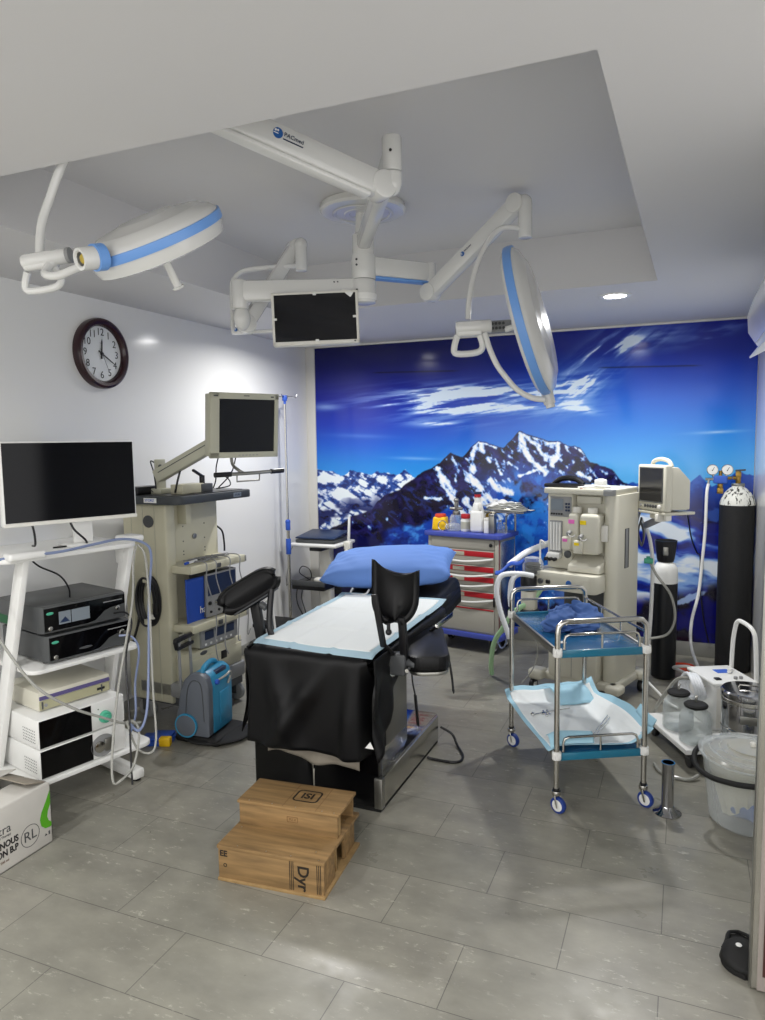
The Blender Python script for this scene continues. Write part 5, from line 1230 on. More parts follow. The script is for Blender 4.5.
b = B().grid(lambda u, v: (.065*math.sin(math.pi*v)*math.cos(6.283*u)*(1+.15*math.sin(18.85*u)), .035*math.sin(math.pi*v)*math.sin(6.283*u), .03+.03*math.cos(math.pi*v)*(1+.2*math.sin(12.57*u+1))), 36, 18); bmesh.ops.remove_doubles(b.bm, verts=b.bm.verts, dist=.0003)
obj('bag_film', b, M_poly, t)
t = thing('tablet_bottle', 'pale bottle with red cap between glass jar and white can', 'bottle', rc(.275, .11))
obj('body', B().lathe([(0, 0), (.036, 0), (.038, .006), (.038, .085), (.03, .10), (0, .10)], 28), M_cylwhite, t); obj('cap', B().cyl((0, 0, .10), (0, 0, .135), .036, bev=.004), M_red, t); obj('label_band', B().lathe([(.0385, .02), (.0385, .075)], 28), M_beige, t)
t = thing('white_jerrycan', 'tall white plastic can with red cap and moulded grip on the drawer cart', 'can', rc(.385, .10))
obj('body', B().box(-.052, .052, -.045, .045, 0, .17, .02, 4).box(-.05, .05, -.042, .042, .14, .245, .03, 4, taper=.62).cyl((-.0, 0, .2), (0, 0, .275), .026), M_white, t)
obj('cap', B().cyl((0, 0, .265), (0, 0, .295), .026, bev=.003), M_red, t); obj('cap_rim', B().cyl((0, 0, .295), (0, 0, .312), .03, bev=.004), M_dkblue, t)
obj('grip_recess', B().sph((.028, -.036, .20), (.016, .012, .034), 18), M_whiteabs, t)
t = thing('yellow_file', 'yellow card standing behind the white can', 'card', rc(.40, .165))
obj('card', B().box(-.10, .09, 0, .004, 0, .155, .001), M_yellow, t)
for x, s, nm in ((.475, 'white', 'slim white box right of the white can'), (.515, 'grey', 'grey metal box right of the slim white box')):
    t = thing('small_box', nm, 'box', rc(x, .09)); obj('body', B().box(-.022, .022, -.04, .04, 0, .115 if s == 'white' else .15, .004), M_white if s == 'white' else M_steeld, t); obj('lid', B().box(-.023, .023, -.041, .041, .095 if s == 'white' else .132, .118 if s == 'white' else .153, .004), M_whiteabs if s == 'white' else M_steel, t)
t = thing('tray_stand', 'steel tray on bent legs standing at the right of the drawer cart', 'tray', rc(.56, .22), R(-11.5))
obj('tray', B().prism(rrect(-.17, .20, -.10, .12, .03), .155, .163, None, .003).tube([(-.17, -.10, .163), (.2, -.10, .163), (.2, .12, .163), (-.17, .12, .163)], .006, 8, 3, False, True), M_steel, t)
for x in (-.13, .05): obj('leg', B().tube([(x, -.08, .0), (x, -.08, .12), (x+.015, -.07, .15), (x+.03, .0, .156)], .009, 10), M_steelt, t)
obj('leg', B().tube([(-.13, .09, 0), (-.13, .09, .155)], .009, 10), M_steelt, t); obj('leg', B().tube([(.05, .09, 0), (.05, .09, .155)], .009, 10), M_steelt, t)
t = thing('tubing_pack', 'pile of clear tubing and white wrappers on the steel tray', 'tubing', rc(.56, .22, 1.05), R(-11.5))
b = B()
for k in range(5):
    a0 = k*.9; b.tube([((.15-.012*k)*math.cos(a0+j*.5236)*1.1+.02, (.085-.006*k)*math.sin(a0+j*.5236), .008+.012*k+.006*math.sin(j+k)) for j in range(12)], .006, 8, 3, True, True)
obj('tube_coils', b, M_tube, t)
obj('wrapper', B().grid(lambda u, v: (-.15+.27*u, -.07+.13*v, .03+.045*math.sin(3*u)*math.sin(math.pi*v*.9+.2)+.008*math.sin(17*u+11*v)), 22, 14), M_label, t, solid=.003)
for k, (x, y, h) in enumerate(((.555, .14, .085), (.60, .13, .07))):
    t = thing('glass_vial', 'small clear vial under the steel tray, %s' % ('beside the grey box' if k == 0 else 'nearer the cart edge'), 'vial', rc(x, y))
    obj('vial', B().lathe([(0, 0), (.02, 0), (.021, h*.7), (.012, h*.85), (.012, h), (0, h)], 20), M_glass, t); obj('stopper', B().cyl((0, 0, h), (0, 0, h+.012), .013, bev=.002), M_grey, t)

# ------------------------------------------------------------------ anaesthesia machine
AM = thing('anesthesia_machine', 'ivory anaesthesia machine with vaporisers and flow tubes before the mural', 'anesthesia machine', (-.82, 4.66, 0), -.32)
AM.scale = (1, 1, 1.023)
obj('top_tray', B().prism(rrect(-.005, .46, -.02, .395, .03), 1.268, 1.302, None, .006), M_anes, AM)
obj('tray_corner', B().box(.40, .463, -.023, .03, 1.266, 1.304, .006), M_grey, AM)
hd = obj('front_head', B().box(.02, .19, .005, .36, .80, 1.268, .008), M_anes, AM)
obj('head_back', B().box(.18, .40, .07, .36, .80, 1.268, .006), M_anes, AM)
obj('upper_drawer', B().box(.20, .36, .04, .08, 1.21, 1.255, .005), M_anes, AM)
ds = obj('display', B().box(.038, .185, -.0, .007, 1.125, 1.25, .004), M_grey, hd)
obj('screen', B().box(.045, .13, -.003, .002, 1.165, 1.235, .001, 1), M_lcd, ds)
b = B()
for i in range(5): b.cyl((.052+i*.017, 0, 1.142), (.052+i*.017, -.006, 1.142), .006, seg=12)
obj('knob_row', b, M_black, ds)
for i in range(3): obj('button', B().box(.145, .158, -.005, .0, 1.20-.02*i, 1.212-.02*i, .001, 1).box(.163, .176, -.005, .0, 1.20-.02*i, 1.212-.02*i, .001, 1), M_dkblue, ds)
ft = obj('flowmeter', B().box(.036, .125, -.002, .007, .90, 1.10, .004), M_grey, hd)
for i in range(4): obj('flow_tube', B().cyl((.05+i*.02, -.005, .915), (.05+i*.02, -.005, 1.09), .0075, seg=12), M_label, ft)
obj('flow_shield', B().prism([(0, .0), (.10, .0), (.10, .035), (.02, .04)], 0, .05, Matrix(((1, 0, 0, .025), (0, 0, -1, .005), (0, 1, 0, .865), (0, 0, 0, 1))), .006), M_white, ft)
for i in range(3): obj('flow_knob', B().cyl((.045+.03*i, -.045, .865), (.045+.03*i, -.075, .865), .011, bev=.002, seg=14), M_black, ft)
obj('pressure_gauge', B().cyl((.165, .005, .895), (.165, -.012, .895), .023, bev=.003), M_dgrey, hd)
def vapor(x0, x1, y, z0, z1, ml, name):
    v = obj('vaporizer', B().box(x0, x1, y, y+.13, z0, z1, .022, 4), M_anes, AM, label=name)
    obj('dial', B().cyl(((x0+x1)/2, y+.06, z1-.01), ((x0+x1)/2, y+.06, z1+.035), .03, bev=.006), M_whiteabs, v)
    fx = x0-.028
    obj('front_block', B().box(fx, x0+.03, y-.025, y+.02, z0+.005, z0+.085, .008, 3), M_anes, v)
    obj('upper_label', B().box(x0+.006, x0+.046, y-.002, y+.001, z1-.065, z1-.04, .0006, 1), ml, v)
    obj('lower_label', B().box(fx+.008, fx+.04, y-.027, y-.024, z0+.055, z0+.072, .0006, 1), ml, v)
    obj('filler', B().cyl((x0+.02, y-.0, z0+.115), (x0+.02, y-.035, z0+.105), .012, bev=.003).tube([(x0+.02, y-.03, z0+.11), (x0+.035, y-.045, z0+.095), (x0+.055, y-.04, z0+.09), (x0+.06, y-.02, z0+.1)], .003, 6), M_grey, v)
vapor(.175, .245, -.03, .925, 1.155, M_pink, 'narrow vaporiser with pink labels')
vapor(.262, .385, -.05, .91, 1.155, M_ylabel, 'wide vaporiser with yellow labels')
obj('vaporizer_cap', B().sph((.325, .02, 1.16), (.04, .03, .02), 18), M_ylabel, AM) if False else None
obj('back_bar', B().box(.2, .41, .03, .08, 1.03, 1.10, .01), M_whiteabs, AM)
obj('bracket_plate', B().box(.385, .425, -.01, .01, .99, 1.09, .006), M_whiteabs, AM)
obj('step_cover', B().prism([(.07, .80), (.07, .90), (-.05, .84), (-.06, .80)], .19, .40, Matrix(((0, 0, 1, 0), (1, 0, 0, 0), (0, 1, 0, 0), (0, 0, 0, 1))), .006), M_anes, AM)
lg = obj('ledge', B().prism(rrect(-.04, .41, -.125, .36, .04), .685, .795, None, .008), M_anes, AM)
for i, x in enumerate((-.005, .045)): obj('knob', B().cyl((x, -.125, .735), (x, -.142, .735), .018, bev=.003), M_dgrey, lg)
obj('socket', B().box(.08, .11, -.135, -.122, .722, .748, .006), M_black, lg)
obj('maker_badge', B().sph((.235, -.127, .735), (.02, .004, .022), 16).box(.262, .31, -.1275, -.124, .722, .73, .001, 1), M_logo, lg)
cl = obj('column', B().prism(rrect(.385, .475, .01, .385, .045), .12, 1.268, None, .004), M_anes, AM)
obj('cable_slot', B().box(.474, .477, .14, .19, .82, 1.06, .001), M_grey, cl)
obj('slot_trim', B().tube([(.477, .14, .82), (.477, .19, .82), (.477, .19, 1.06), (.477, .14, 1.06)], .0035, 6, 2, False, True), M_dgrey, cl)
obj('lower_cabinet', B().box(.06, .385, -.05, .36, .13, .42, .008), M_anes, AM)
obj('cabinet_seam', B().box(.22, .223, -.052, -.048, .14, .41, 0, 1), M_grey, AM)
obj('back_plate', B().box(.06, .385, .16, .30, .42, .69, .004), M_dgrey, AM)
bs = obj('base', B().box(.0, .5, -.03, .40, .085, .135, .012, 3), M_anes, AM)
obj('foot', B().box(-.075, .03, -.085, .02, .08, .15, .025, 4), M_anes, bs)
obj('foot', B().box(.42, .545, .32, .42, .08, .14, .02, 4), M_anes, bs)
obj('foot', B().box(.44, .54, -.06, .04, .08, .135, .02, 4), M_anes, bs)
obj('foot', B().box(-.04, .06, .32, .42, .08, .135, .02, 4), M_anes, bs)
for x, y in ((-.045, -.05), (.505, -.02), (.505, .37), (.0, .37)):
    c = obj('castor', B().cyl((x-.014, y, .04), (x+.014, y, .04), .04, bev=.006), M_black, bs)
    obj('hub', B().cyl((x-.0155, y, .04), (x+.0155, y, .04), .024, bev=.002), M_white, c)
    obj('stem', B().cyl((x, y, .06), (x, y, .09), .018), M_dgrey, c)
AMM = AM.matrix_basis.copy()
def am(x, y, z): return tuple(AMM @ Vector((x, y, z)))
t = thing('suction_probe_case', 'black handset lying on top of the anaesthesia machine', 'handset', am(.0, .09, 1.302), -.32)
obj('base', B().box(-.03, .24, -.05, .07, .0, .025, .008), M_black, t)
obj('arched_handle', B().tube([(.02, .0, .02), (.06, .0, .05), (.12, .0, .06), (.18, 0, .05), (.22, 0, .022)], .018, 10), M_black, t)
t = thing('white_adapter', 'white square plug standing on the anaesthesia machine top', 'adapter', am(.33, .10, 1.302), -.32)
obj('body', B().box(-.03, .03, -.03, .03, 0, .055, .006), M_white, t); obj('pins', B().cyl((0, 0, .055), (0, 0, .06), .02), M_whiteabs, t)
t = thing('folded_leads', 'white folded lead beside the square plug on the machine top', 'lead', am(.32, .02, 1.303), -.32)
obj('coil', B().tube([(-.1, 0, .006), (-.04, -.02, .012), (.05, .0, .016), (.1, .02, .01), (.05, .04, .012), (-.03, .03, .01), (-.06, .01, .016), (.02, -.01, .02), (.11, .0, .014)], .006, 8), M_white, t)
tag(obj('red_cap', B().cyl(am(.24, .02, 1.302), am(.24, .02, 1.312), .008), M_red), 'tiny red cap on the anaesthesia machine top', 'cap')
# breathing circuit at the left of the machine
BA = thing('breathing_circuit', 'clear and black breathing circuit with white corrugated hoses left of the machine', 'breathing circuit', am(-.05, -.06, .60), -.32)
def wt(name, b, m, **k): return obj(name, b, m, BA, world=True, **k)
wt('support_arm', B().tube([(-.80, 4.60, .69), (-.85, 4.57, .68), (-.89, 4.55, .72)], .014, 10), M_black)
wt('absorber_block', B().cyl((-.895, 4.555, .68), (-.895, 4.555, .78), .055, bev=.008), M_black)
wt('absorber_canister', B().cyl((-.895, 4.555, .56), (-.895, 4.555, .68), .052, bev=.006), M_anes)
wt('canister_base', B().cyl((-.895, 4.555, .53), (-.895, 4.555, .56), .062, bev=.006), M_dgrey)
wt('bellows_dome', B().lathe([(.062, 0), (.066, .01), (.066, .07), (.05, .105), (0, .115)], 28, Matrix.Translation((-.875, 4.57, .785))), M_poly)
wt('bellows', B().lathe([(0, .0)]+[(.045+.008*(i % 2), .008*i) for i in range(9)]+[(0, .07)], 24, Matrix.Translation((-.875, 4.57, .79))), M_rubber)
wt('pressure_port', B().tube([(-.83, 4.57, .80), (-.83, 4.57, .98), (-.82, 4.57, 1.0), (-.80, 4.58, .98)], .006, 8), M_white)
wt('blue_hood', B().grid(lambda u, v: (-1.09+.17*u, 4.47+.05*u-.04*v+.02*u*v, .79+.085*u+.02*math.sin(math.pi*v)-.012*math.sin(9*u)), 14, 10), M_bluep, solid=.008)
wt('corrugated_hose', B().tube([(-.76, 4.74, .99), (-.79, 4.77, .965), (-.86, 4.71, .94), (-.93, 4.65, .91), (-.985, 4.59, .87), (-1.02, 4.53, .84)], .019, 14, 10, True, False, .12), M_hose)
wt('corrugated_hose', B().tube([(-.905, 4.46, .80), (-.99, 4.42, .805), (-1.045, 4.39, .785), (-1.062, 4.37, .70), (-1.04, 4.37, .58), (-1.005, 4.38, .47), (-.985, 4.39, .40)], .0155, 14, 10, True, False, .12), M_hose)
wt('corrugated_hose', B().tube([(-.86, 4.50, .785), (-.935, 4.45, .80), (-.975, 4.42, .765), (-.985, 4.41, .68), (-.98, 4.41, .60)], .0155, 14, 10, True, False, .12), M_hose)
wt('scavenging_hose', B().tube([(-.795, 4.58, .74), (-.87, 4.54, .62), (-.95, 4.50, .57), (-1.01, 4.47, .50), (-1.06, 4.52, .42), (-1.115, 4.58, .34), (-1.16, 4.66, .24), (-1.19, 4.74, .10), (-1.20, 4.80, .02)], .016, 12, 8, True, False, .08), M_greenhose, label='pale green hose')
wt('hose_joint', B().sph((-.985, 4.475, .545), .03, 16), M_greenhose)
wt('sampling_line', B().tube([(-.87, 4.52, .60), (-.86, 4.50, .45), (-.83, 4.50, .30), (-.86, 4.48, .18), (-.92, 4.46, .10)], .004, 8), M_tube)
wt('drain_loop', B().tube([(-1.02, 4.47, .45), (-1.03, 4.5, .34), (-1.07, 4.53, .29), (-1.10, 4.55, .33)], .005, 8), M_tubeblue)
# patient monitor on the machine's right
PM = thing('patient_monitor', 'ivory patient monitor with handle on a bracket right of the anaesthesia machine', 'monitor', (-.27, 4.85, 1.19), -.9)
obj('shell', B().box(0, .275, .0, .05, 0, .285, .012, 3), M_anes, PM)
Mpm = Matrix(((0, 0, 1, 0), (1, 0, 0, 0), (0, 1, 0, 0), (0, 0, 0, 1)))
obj('rear_shell', B().prism([(.045, .01), (.045, .275), (.10, .27), (.185, .19), (.185, .01)], .008, .267, Mpm, .01), M_anes, PM)
obj('screen', B().box(.03, .245, -.003, .004, .06, .262, .002, 1), M_film, PM)
obj('screen_frame', B().tube([(.026, -.001, .056), (.249, -.001, .056), (.249, -.001, .266), (.026, -.001, .266)], .004, 6, 2, False, True), M_dgrey, PM)
for i in range(5): obj('button', B().cyl((.085+i*.026, .0, .03), (.085+i*.026, -.006, .03), .010, seg=14, bev=.002), M_dgrey, PM)
obj('dial', B().cyl((.225, 0, .03), (.225, -.012, .03), .014, bev=.002), M_whiteabs, PM); obj('power_button', B().cyl((.04, 0, .03), (.04, -.005, .03), .009, seg=14), M_grey, PM)
obj('carry_handle', B().tube([(.05, .07, .275), (.07, .07, .305), (.14, .07, .318), (.21, .07, .305), (.235, .07, .275)], .013, 10), M_anes, PM)
obj('monitor_tray', B().box(.01, .27, .0, .22, -.02, -.002, .004).box(.10, .17, .02, .12, -.05, -.02, .006), M_anes, PM)
obj('probe_holder', B().box(.19, .22, -.01, .05, -.06, -.015, .004).box(.235, .26, .02, .06, -.055, -.015, .004).cyl((.14, .06, -.07), (.14, .06, -.045), .016), M_whiteabs, PM)
obj('support_arm', B().obox((.14, .07, -.05), (-.06, .10, -.12), .035, .04, .008), M_grey, PM)
for pts, lb, m_ in (([(-.255, 4.93, 1.16), (-.27, 4.90, 1.09), (-.255, 4.89, .99), (-.235, 4.90, .96), (-.225, 4.93, 1.05), (-.245, 4.95, 1.12)], 'coil of grey lead hanging under the patient monitor', M_grey),
                    ([(-.245, 4.91, 1.13), (-.262, 4.88, 1.03), (-.24, 4.88, .95), (-.23, 4.91, 1.02), (-.25, 4.93, 1.1)], 'second thin lead coiled under the patient monitor', M_dgrey),
                    ([(-.215, 4.98, 1.05), (-.19, 5.0, .95), (-.175, 5.0, .80), (-.18, 5.0, .45), (-.20, 5.0, .12)], 'white pipe running down the right side of the anaesthesia machine', M_white),
                    ([(-.20, 4.95, .86), (-.15, 4.93, .76), (-.06, 4.94, .63), (-.03, 4.95, .48), (-.07, 4.95, .37), (-.17, 4.95, .33), (-.26, 4.94, .33)], 'white hose curving in front of the small gas cylinder', M_tube)):
    cable('side_lead', lb, 'lead', pts, .012 if 'pipe' in lb else (.0085 if 'hose' in lb else .006), m_)
tag(obj('green_valve', B().cyl((-.225, 4.93, .845), (-.17, 4.93, .845), .018, bev=.003).cyl((-.2, 4.93, .83), (-.2, 4.93, .875), .012), M_greenconn), 'small green valve on the right side of the anaesthesia machine', 'valve')
cable('floor_lead', 'white flexible leads near the machine castor, the outer one', 'lead', [(-.20, 4.80, .10), (-.12, 4.70, .06), (-.06, 4.62, .03), (.0, 4.58, .012)], .008, M_white)

# ------------------------------------------------------------------ gas cylinders
BC = thing('oxygen_cylinder', 'tall worn black gas cylinder with chipped white shoulder by the right wall', 'gas cylinder', (.347, 5.54, 0))
obj('body', B().lathe([(0, 0), (.10, 0), (.112, .012), (.113, .03), (.113, 1.165), (.112, 1.17)], 40), M_blackc, BC)
m = M_cylwhite.copy(); m.name = 'chipped_white'; nt = m.node_tree; b_ = nt.nodes['Principled BSDF']
tc = nt.nodes.new('ShaderNodeTexCoord'); mp = nt.nodes.new('ShaderNodeMapping'); mp.inputs['Scale'].default_value = (1, 1, .35); n = nt.nodes.new('ShaderNodeTexNoise'); n.inputs['Scale'].default_value = 55; n.inputs['Detail'].default_value = 3
rp = nt.nodes.new('ShaderNodeValToRGB'); rp.color_ramp.elements[0].position = .40; rp.color_ramp.elements[1].position = .46; rp.color_ramp.elements[0].color = (*lin('2a2822'), 1); rp.color_ramp.elements[1].color = (*lin('e2e2da'), 1)
nt.links.new(tc.outputs['Object'], mp.inputs[0]); nt.links.new(mp.outputs[0], n.inputs[0]); nt.links.new(n.outputs[0], rp.inputs[0]); nt.links.new(rp.outputs[0], b_.inputs['Base Color'])
obj('shoulder', B().lathe([(.113, 1.17), (.112, 1.185), (.104, 1.215), (.085, 1.25), (.055, 1.282), (.04, 1.292), (.038, 1.31), (0, 1.31)], 40), m, BC)
obj('neck_ring', B().cyl((0, 0, 1.30), (0, 0, 1.318), .042, bev=.003), M_steeld, BC)
vl = obj('valve', B().cyl((0, 0, 1.315), (0, 0, 1.40), .017, bev=.003).cyl((-.035, 0, 1.355), (.0, 0, 1.355), .013).box(-.018, .018, -.018, .018, 1.36, 1.395, .004), M_brass, BC)
obj('valve_key', B().obox((-.02, 0, 1.405), (.045, 0, 1.41), .016, .012, .003).cyl((0, 0, 1.395), (0, 0, 1.412), .012), M_dgrey, vl)
RG = thing('gas_regulator', 'blue gas regulator with two round gauges on the tall cylinder', 'regulator', (.235, 5.54, 1.345))
obj('body', B().box(-.045, .045, -.03, .03, -.03, .025, .01, 3), M_lblue, RG)
obj('inlet', B().cyl((.04, 0, .008), (.072, 0, .01), .011, seg=16), M_brass, RG)
obj('outlet', B().cyl((-.045, 0, .0), (-.095, 0, .0), .010, seg=16).cyl((-.072, 0, .0), (-.078, 0, -.045), .009), M_steelt, RG)
obj('adjusting_knob', B().cyl((0, -.0, -.03), (0, 0, -.062), .018, bev=.002).box(-.02, .02, -.02, .02, -.10, -.06, .004), M_brass, RG)
obj('relief_valve', B().cyl((0, 0, .025), (0, 0, .06), .012, seg=14), M_brass, RG)
for x in (-.052, .042):
    g = obj('gauge', B().cyl((x, .01, .066), (x, -.02, .066), .038, bev=.004, seg=32).cyl((x*.8, 0, .015), (x, 0, .04), .008), M_steelt, RG)
    obj('dial_face', B().cyl((x, -.0205, .066), (x, -.0215, .066), .032, seg=32), M_gaugeface, g)
    obj('needle', B().obox((x, -.0222, .06), (x+.012, -.0222, .085), .003, .001, 0, (0, 1, 0)).cyl((x, -.0215, .062), (x, -.0225, .062), .004), M_black, g)
SC = thing('small_gas_cylinder', 'short black gas cylinder with white shoulder beside the anaesthesia machine', 'gas cylinder', (-.10, 5.20, 0))
SC.scale = (.93, .93, 1.065)
obj('body', B().lathe([(0, 0), (.075, 0), (.086, .012), (.087, .62)], 36), M_blackc2, SC)
obj('shoulder', B().lathe([(.087, .62), (.087, .685), (.082, .715), (.062, .745), (.03, .758), (0, .76)], 36), M_cylwhite, SC)
gd = obj('valve_guard', B().lathe([(.055, .755), (.062, .775), (.074, .86), (.078, .89), (.072, .892), (.066, .86), (.055, .78)], 28), M_black, SC)
obj('guard_window', B().box(-.018, .018, -.077, -.06, .80, .855, .006), M_steeld, gd)
obj('valve', B().cyl((0, 0, .755), (0, 0, .865), .02, bev=.003).cyl((-.0, -.03, .82), (0, -.06, .82), .014), M_brass, SC)
cable('gas_hose', 'white gas hose hanging from the regulator to the suction machine', 'hose', [(.16, 5.53, 1.31), (.150, 5.50, 1.24), (.147, 5.48, 1.0), (.135, 5.47, .80), (.115, 5.44, .55), (.075, 5.38, .36), (.075, 5.28, .21), (.12, 5.10, .12), (.13, 4.95, .14), (.05, 4.93, .17), (-.03, 5.05, .12), (.0, 5.2, .06), (.08, 5.1, .06), (.22, 4.75, .14), (.27, 4.5, .25), (.27, 4.30, .36), (.25, 4.2, .385)], .0105, M_white)
cable('black_wall_lead', 'thin black lead hanging in front of the mural beside the gas hose', 'lead', [(.0, 5.15, 1.23), (.03, 5.4, 1.10), (.06, 5.6, .92), (.10, 5.70, .80), (.125, 5.72, .76), (.13, 5.74, .55), (.16, 5.75, .30), (.2, 5.75, .12)], .005, M_black)
t = thing('orange_lead_coil', 'orange lead coiled on the floor in front of the mural', 'lead', (.02, 5.42, 0))
obj('coil', B().tube([(.09*math.cos(a*.5236), .055*math.sin(a*.5236), .012+.003*math.sin(a)) for a in range(12)], .011, 8, 3, True, True).tube([(.06*math.cos(a*.5236)+.01, .04*math.sin(a*.5236), .026) for a in range(12)], .011, 8, 3, True, True), M_orange, t)

# ------------------------------------------------------------------ suction machine
SU = thing('suction_machine', 'white suction machine with push handle and two jars, by the right wall', 'suction machine', (.175, 4.01, 0), .47)
obj('platform', B().prism([(-.25, -.2), (-.07, -.2), (-.03, -.03), (.232, -.03), (.232, .29), (-.25, .29)], .085, .112, None, .005), M_white, SU)
obj('tray_underside', B().box(-.23, -.09, -.18, .27, .068, .086, .003).box(-.1, .22, -.02, .27, .068, .086, .003), M_black, SU)
cb_ = obj('cabinet', B().box(.0, .225, .0, .275, .112, .355, .014, 3), M_white, SU)
obj('top_panel', B().box(-.008, .233, -.008, .283, .352, .372, .008, 3), M_white, SU)
obj('front_groove', B().box(.012, .213, -.002, .002, .13, .34, .001), M_whiteabs, cb_)
obj('blue_label', B().box(.10, .18, .15, .21, .372, .3735, .0004, 1), M_lblue, SU)
obj('rocker_switch', B().box(.03, .06, .04, .07, .372, .38, .002), M_black, SU)
for x in (.14, .17): obj('knob', B().cyl((x, .05, .372), (x, .05, .386), .01, bev=.002, seg=14), M_grey, SU)
obj('push_handle', B().tube([(.239, .262, .30), (.239, .255, .50), (.239, .235, .60), (.239, .215, .635), (.239, .18, .645), (.239, .10, .635), (.239, .06, .61), (.239, .045, .57), (.239, .03, .44), (.239, .02, .28)], .0115, 12, 4), M_white, SU)
for x, y in ((-.20, -.15), (.18, .02), (-.20, .24), (.18, .24)):
    c = obj('castor', B().cyl((x-.014, y, .032), (x+.014, y, .032), .032, bev=.005), M_black, SU); obj('fork', B().box(x-.022, x+.022, y-.018, y+.018, .05, .072, .004), M_dgrey, c)
for (x, y), lb in (((-.155, -.105), 'suction jar nearer the front'), ((-.155, .075), 'suction jar at the back')):
    j = obj('jar', B().lathe([(0, .114), (.07, .114), (.077, .12), (.078, .135), (.078, .235), (.07, .262), (.05, .282), (.046, .296), (.042, .296), (.046, .28), (.066, .258), (.073, .235), (.073, .124), (0, .12)], 36, Matrix.Translation((x, y, 0))), M_glass, SU, label=lb)
    obj('stopper', B().lathe([(0, .288), (.044, .288), (.056, .296), (.058, .304), (.05, .312), (0, .316)], 30, Matrix.Translation((x, y, 0))), M_rubber, j)
    obj('pipe', B().tube([(x, y, .27), (x, y, .33), (x+.01, y+.01, .345)], .007, 8), M_steelt, j)
    obj('paper_scale', B().lathe([(.0787, .175), (.0787, .195)], 12, Matrix.Translation((x, y, 0)) @ Matrix.Rotation(R(-70), 4, 'Z'), R(60)), M_label, j) if False else None
SM = SU.matrix_basis.copy()
def su(x, y, z): return tuple(SM @ Vector((x, y, z)))
cable('suction_tube', 'wide clear suction tube arching from the jars down behind the steel trolley', 'tube', [su(-.02, .06, .33), su(-.06, .10, .36), (.0, 4.17, .325), (-.06, 4.185, .238), (-.11, 4.205, .14), (-.145, 4.23, .05), (-.15, 4.26, .015)], .010, M_tube)
t = thing('tube_coil', 'coil of white tube hanging at the left end of the suction machine', 'tube', su(-.015, .1, .30), .47)
b = B()
for k in range(4): b.tube([(-.03-.01*k+.01*math.sin(a), .085*math.cos(a*.5236)+.01*k, .02+.06*math.sin(a*.5236)) for a in range(12)], .009, 8, 3, True, True)
obj('loops', b, M_hose, t)
cable('floor_tube', 'thick clear tube lying on the floor at the suction platform', 'tube', [(-.10, 3.74, .011), (-.07, 3.66, .010), (.0, 3.62, .010), (.06, 3.62, .010), (.10, 3.66, .02)], .009, M_tube)
# steel dressing drums
DR = thing('sterilizing_drum', 'two-tier polished steel drum standing behind the clear bucket', 'drum', (.318, 3.83, 0))
DR.scale = (.9, .9, 1)
for k, z in enumerate((0, .2)):
    dd_ = obj('tier', B().lathe([(0, z+.002), (.13, z+.002), (.134, z+.01), (.134, z+.185), (.131, z+.198), (0, z+.198)], 48), M_mirror, DR)
    obj('band', B().lathe([(.134, z+.03), (.137, z+.034), (.134, z+.038)], 48).lathe([(.134, z+.16), (.138, z+.165), (.138, z+.18), (.134, z+.185)], 48), M_steelt, dd_)
    obj('vent_row', B().box(-.05, .05, -.1365, -.132, z+.08, z+.12, .002), M_steeld, dd_)
lid = obj('lid', B().lathe([(.138, .385), (.14, .392), (.14, .41), (.132, .418), (.05, .422), (0, .422)], 48), M_mirror, DR)
obj('lid_handle', B().tube([(-.05, 0, .422), (-.045, 0, .436), (.045, 0, .436), (.05, 0, .422)], .005, 8, 3, False), M_steelt, lid)
# clear bucket
BK = thing('clear_bucket', 'clear plastic bucket with lid and black grip, lined with a bag, at the right edge', 'bucket', (.30, 3.335, 0))
obj('body', B().lathe([(0, .006), (.155, .006), (.166, .012), (.198, .285), (.205, .285), (.205, .29), (.196, .29), (.163, .016), (.155, .0), (0, .0)][::-1], 56), M_poly, BK)
ld = obj('lid', B().lathe([(.2, .286), (.212, .29), (.214, .302), (.20, .308), (.185, .304), (.15, .31), (.10, .318), (.095, .326), (.04, .328), (0, .328)], 56), M_poly, BK)
obj('lid_knob', B().cyl((0, 0, .328), (0, 0, .346), .012, bev=.003), M_whiteabs, ld)
obj('lid_ribs', B().lathe([(.165, .309), (.168, .313), (.171, .309)], 48).lathe([(.125, .315), (.128, .319), (.131, .315)], 48), M_poly, ld)
def liner(u, v):
    a = 6.283*u; r_ = .188-.07*v-.015*abs(math.sin(9*a))*v; zz = .283-.20*v-.05*v*math.sin(2*a+.7)
    return (r_*math.cos(a), r_*math.sin(a), zz)
b = B().grid(liner, 90, 20)
obj('bag_liner', b, M_liner, BK, ang=60)
b = B().grid(lambda u, v: (.118*math.sin(3.1416*v)*math.cos(6.283*u)*(1+.14*math.sin(25*u)), .118*math.sin(3.1416*v)*math.sin(6.283*u)*(1+.14*math.sin(19*u+8*v)), .07+.06*math.cos(3.1416*v)*(1+.15*math.sin(25*u+9*v))), 60, 26); bmesh.ops.remove_doubles(b.bm, verts=b.bm.verts, dist=.0005)
tag(obj('waste_cloth', b, M_scrub, ang=60), 'crumpled blue cloth at the bottom of the clear bucket', 'cloth').location = (.325, 3.32, .005)
hp = [(-.207, .02, .29), (-.228, -.03, .272), (-.22, -.10, .25), (-.17, -.165, .24), (-.09, -.21, .245), (-.02, -.228, .252), (.03, -.226, .255)]
obj('handle', B().tube(hp, .0115, 10, 8), M_rubber, BK, label='black bucket grip')
t = thing('forceps_jar', 'tall narrow steel forceps jar on a round base, on the floor', 'jar', (-.032, 3.275, 0))
obj('cylinder', B().lathe([(0, .012), (.026, .012), (.026, .222), (.0285, .226), (.0285, .23), (.0245, .23), (.0245, .03), (0, .03)], 32), M_mirror, t)
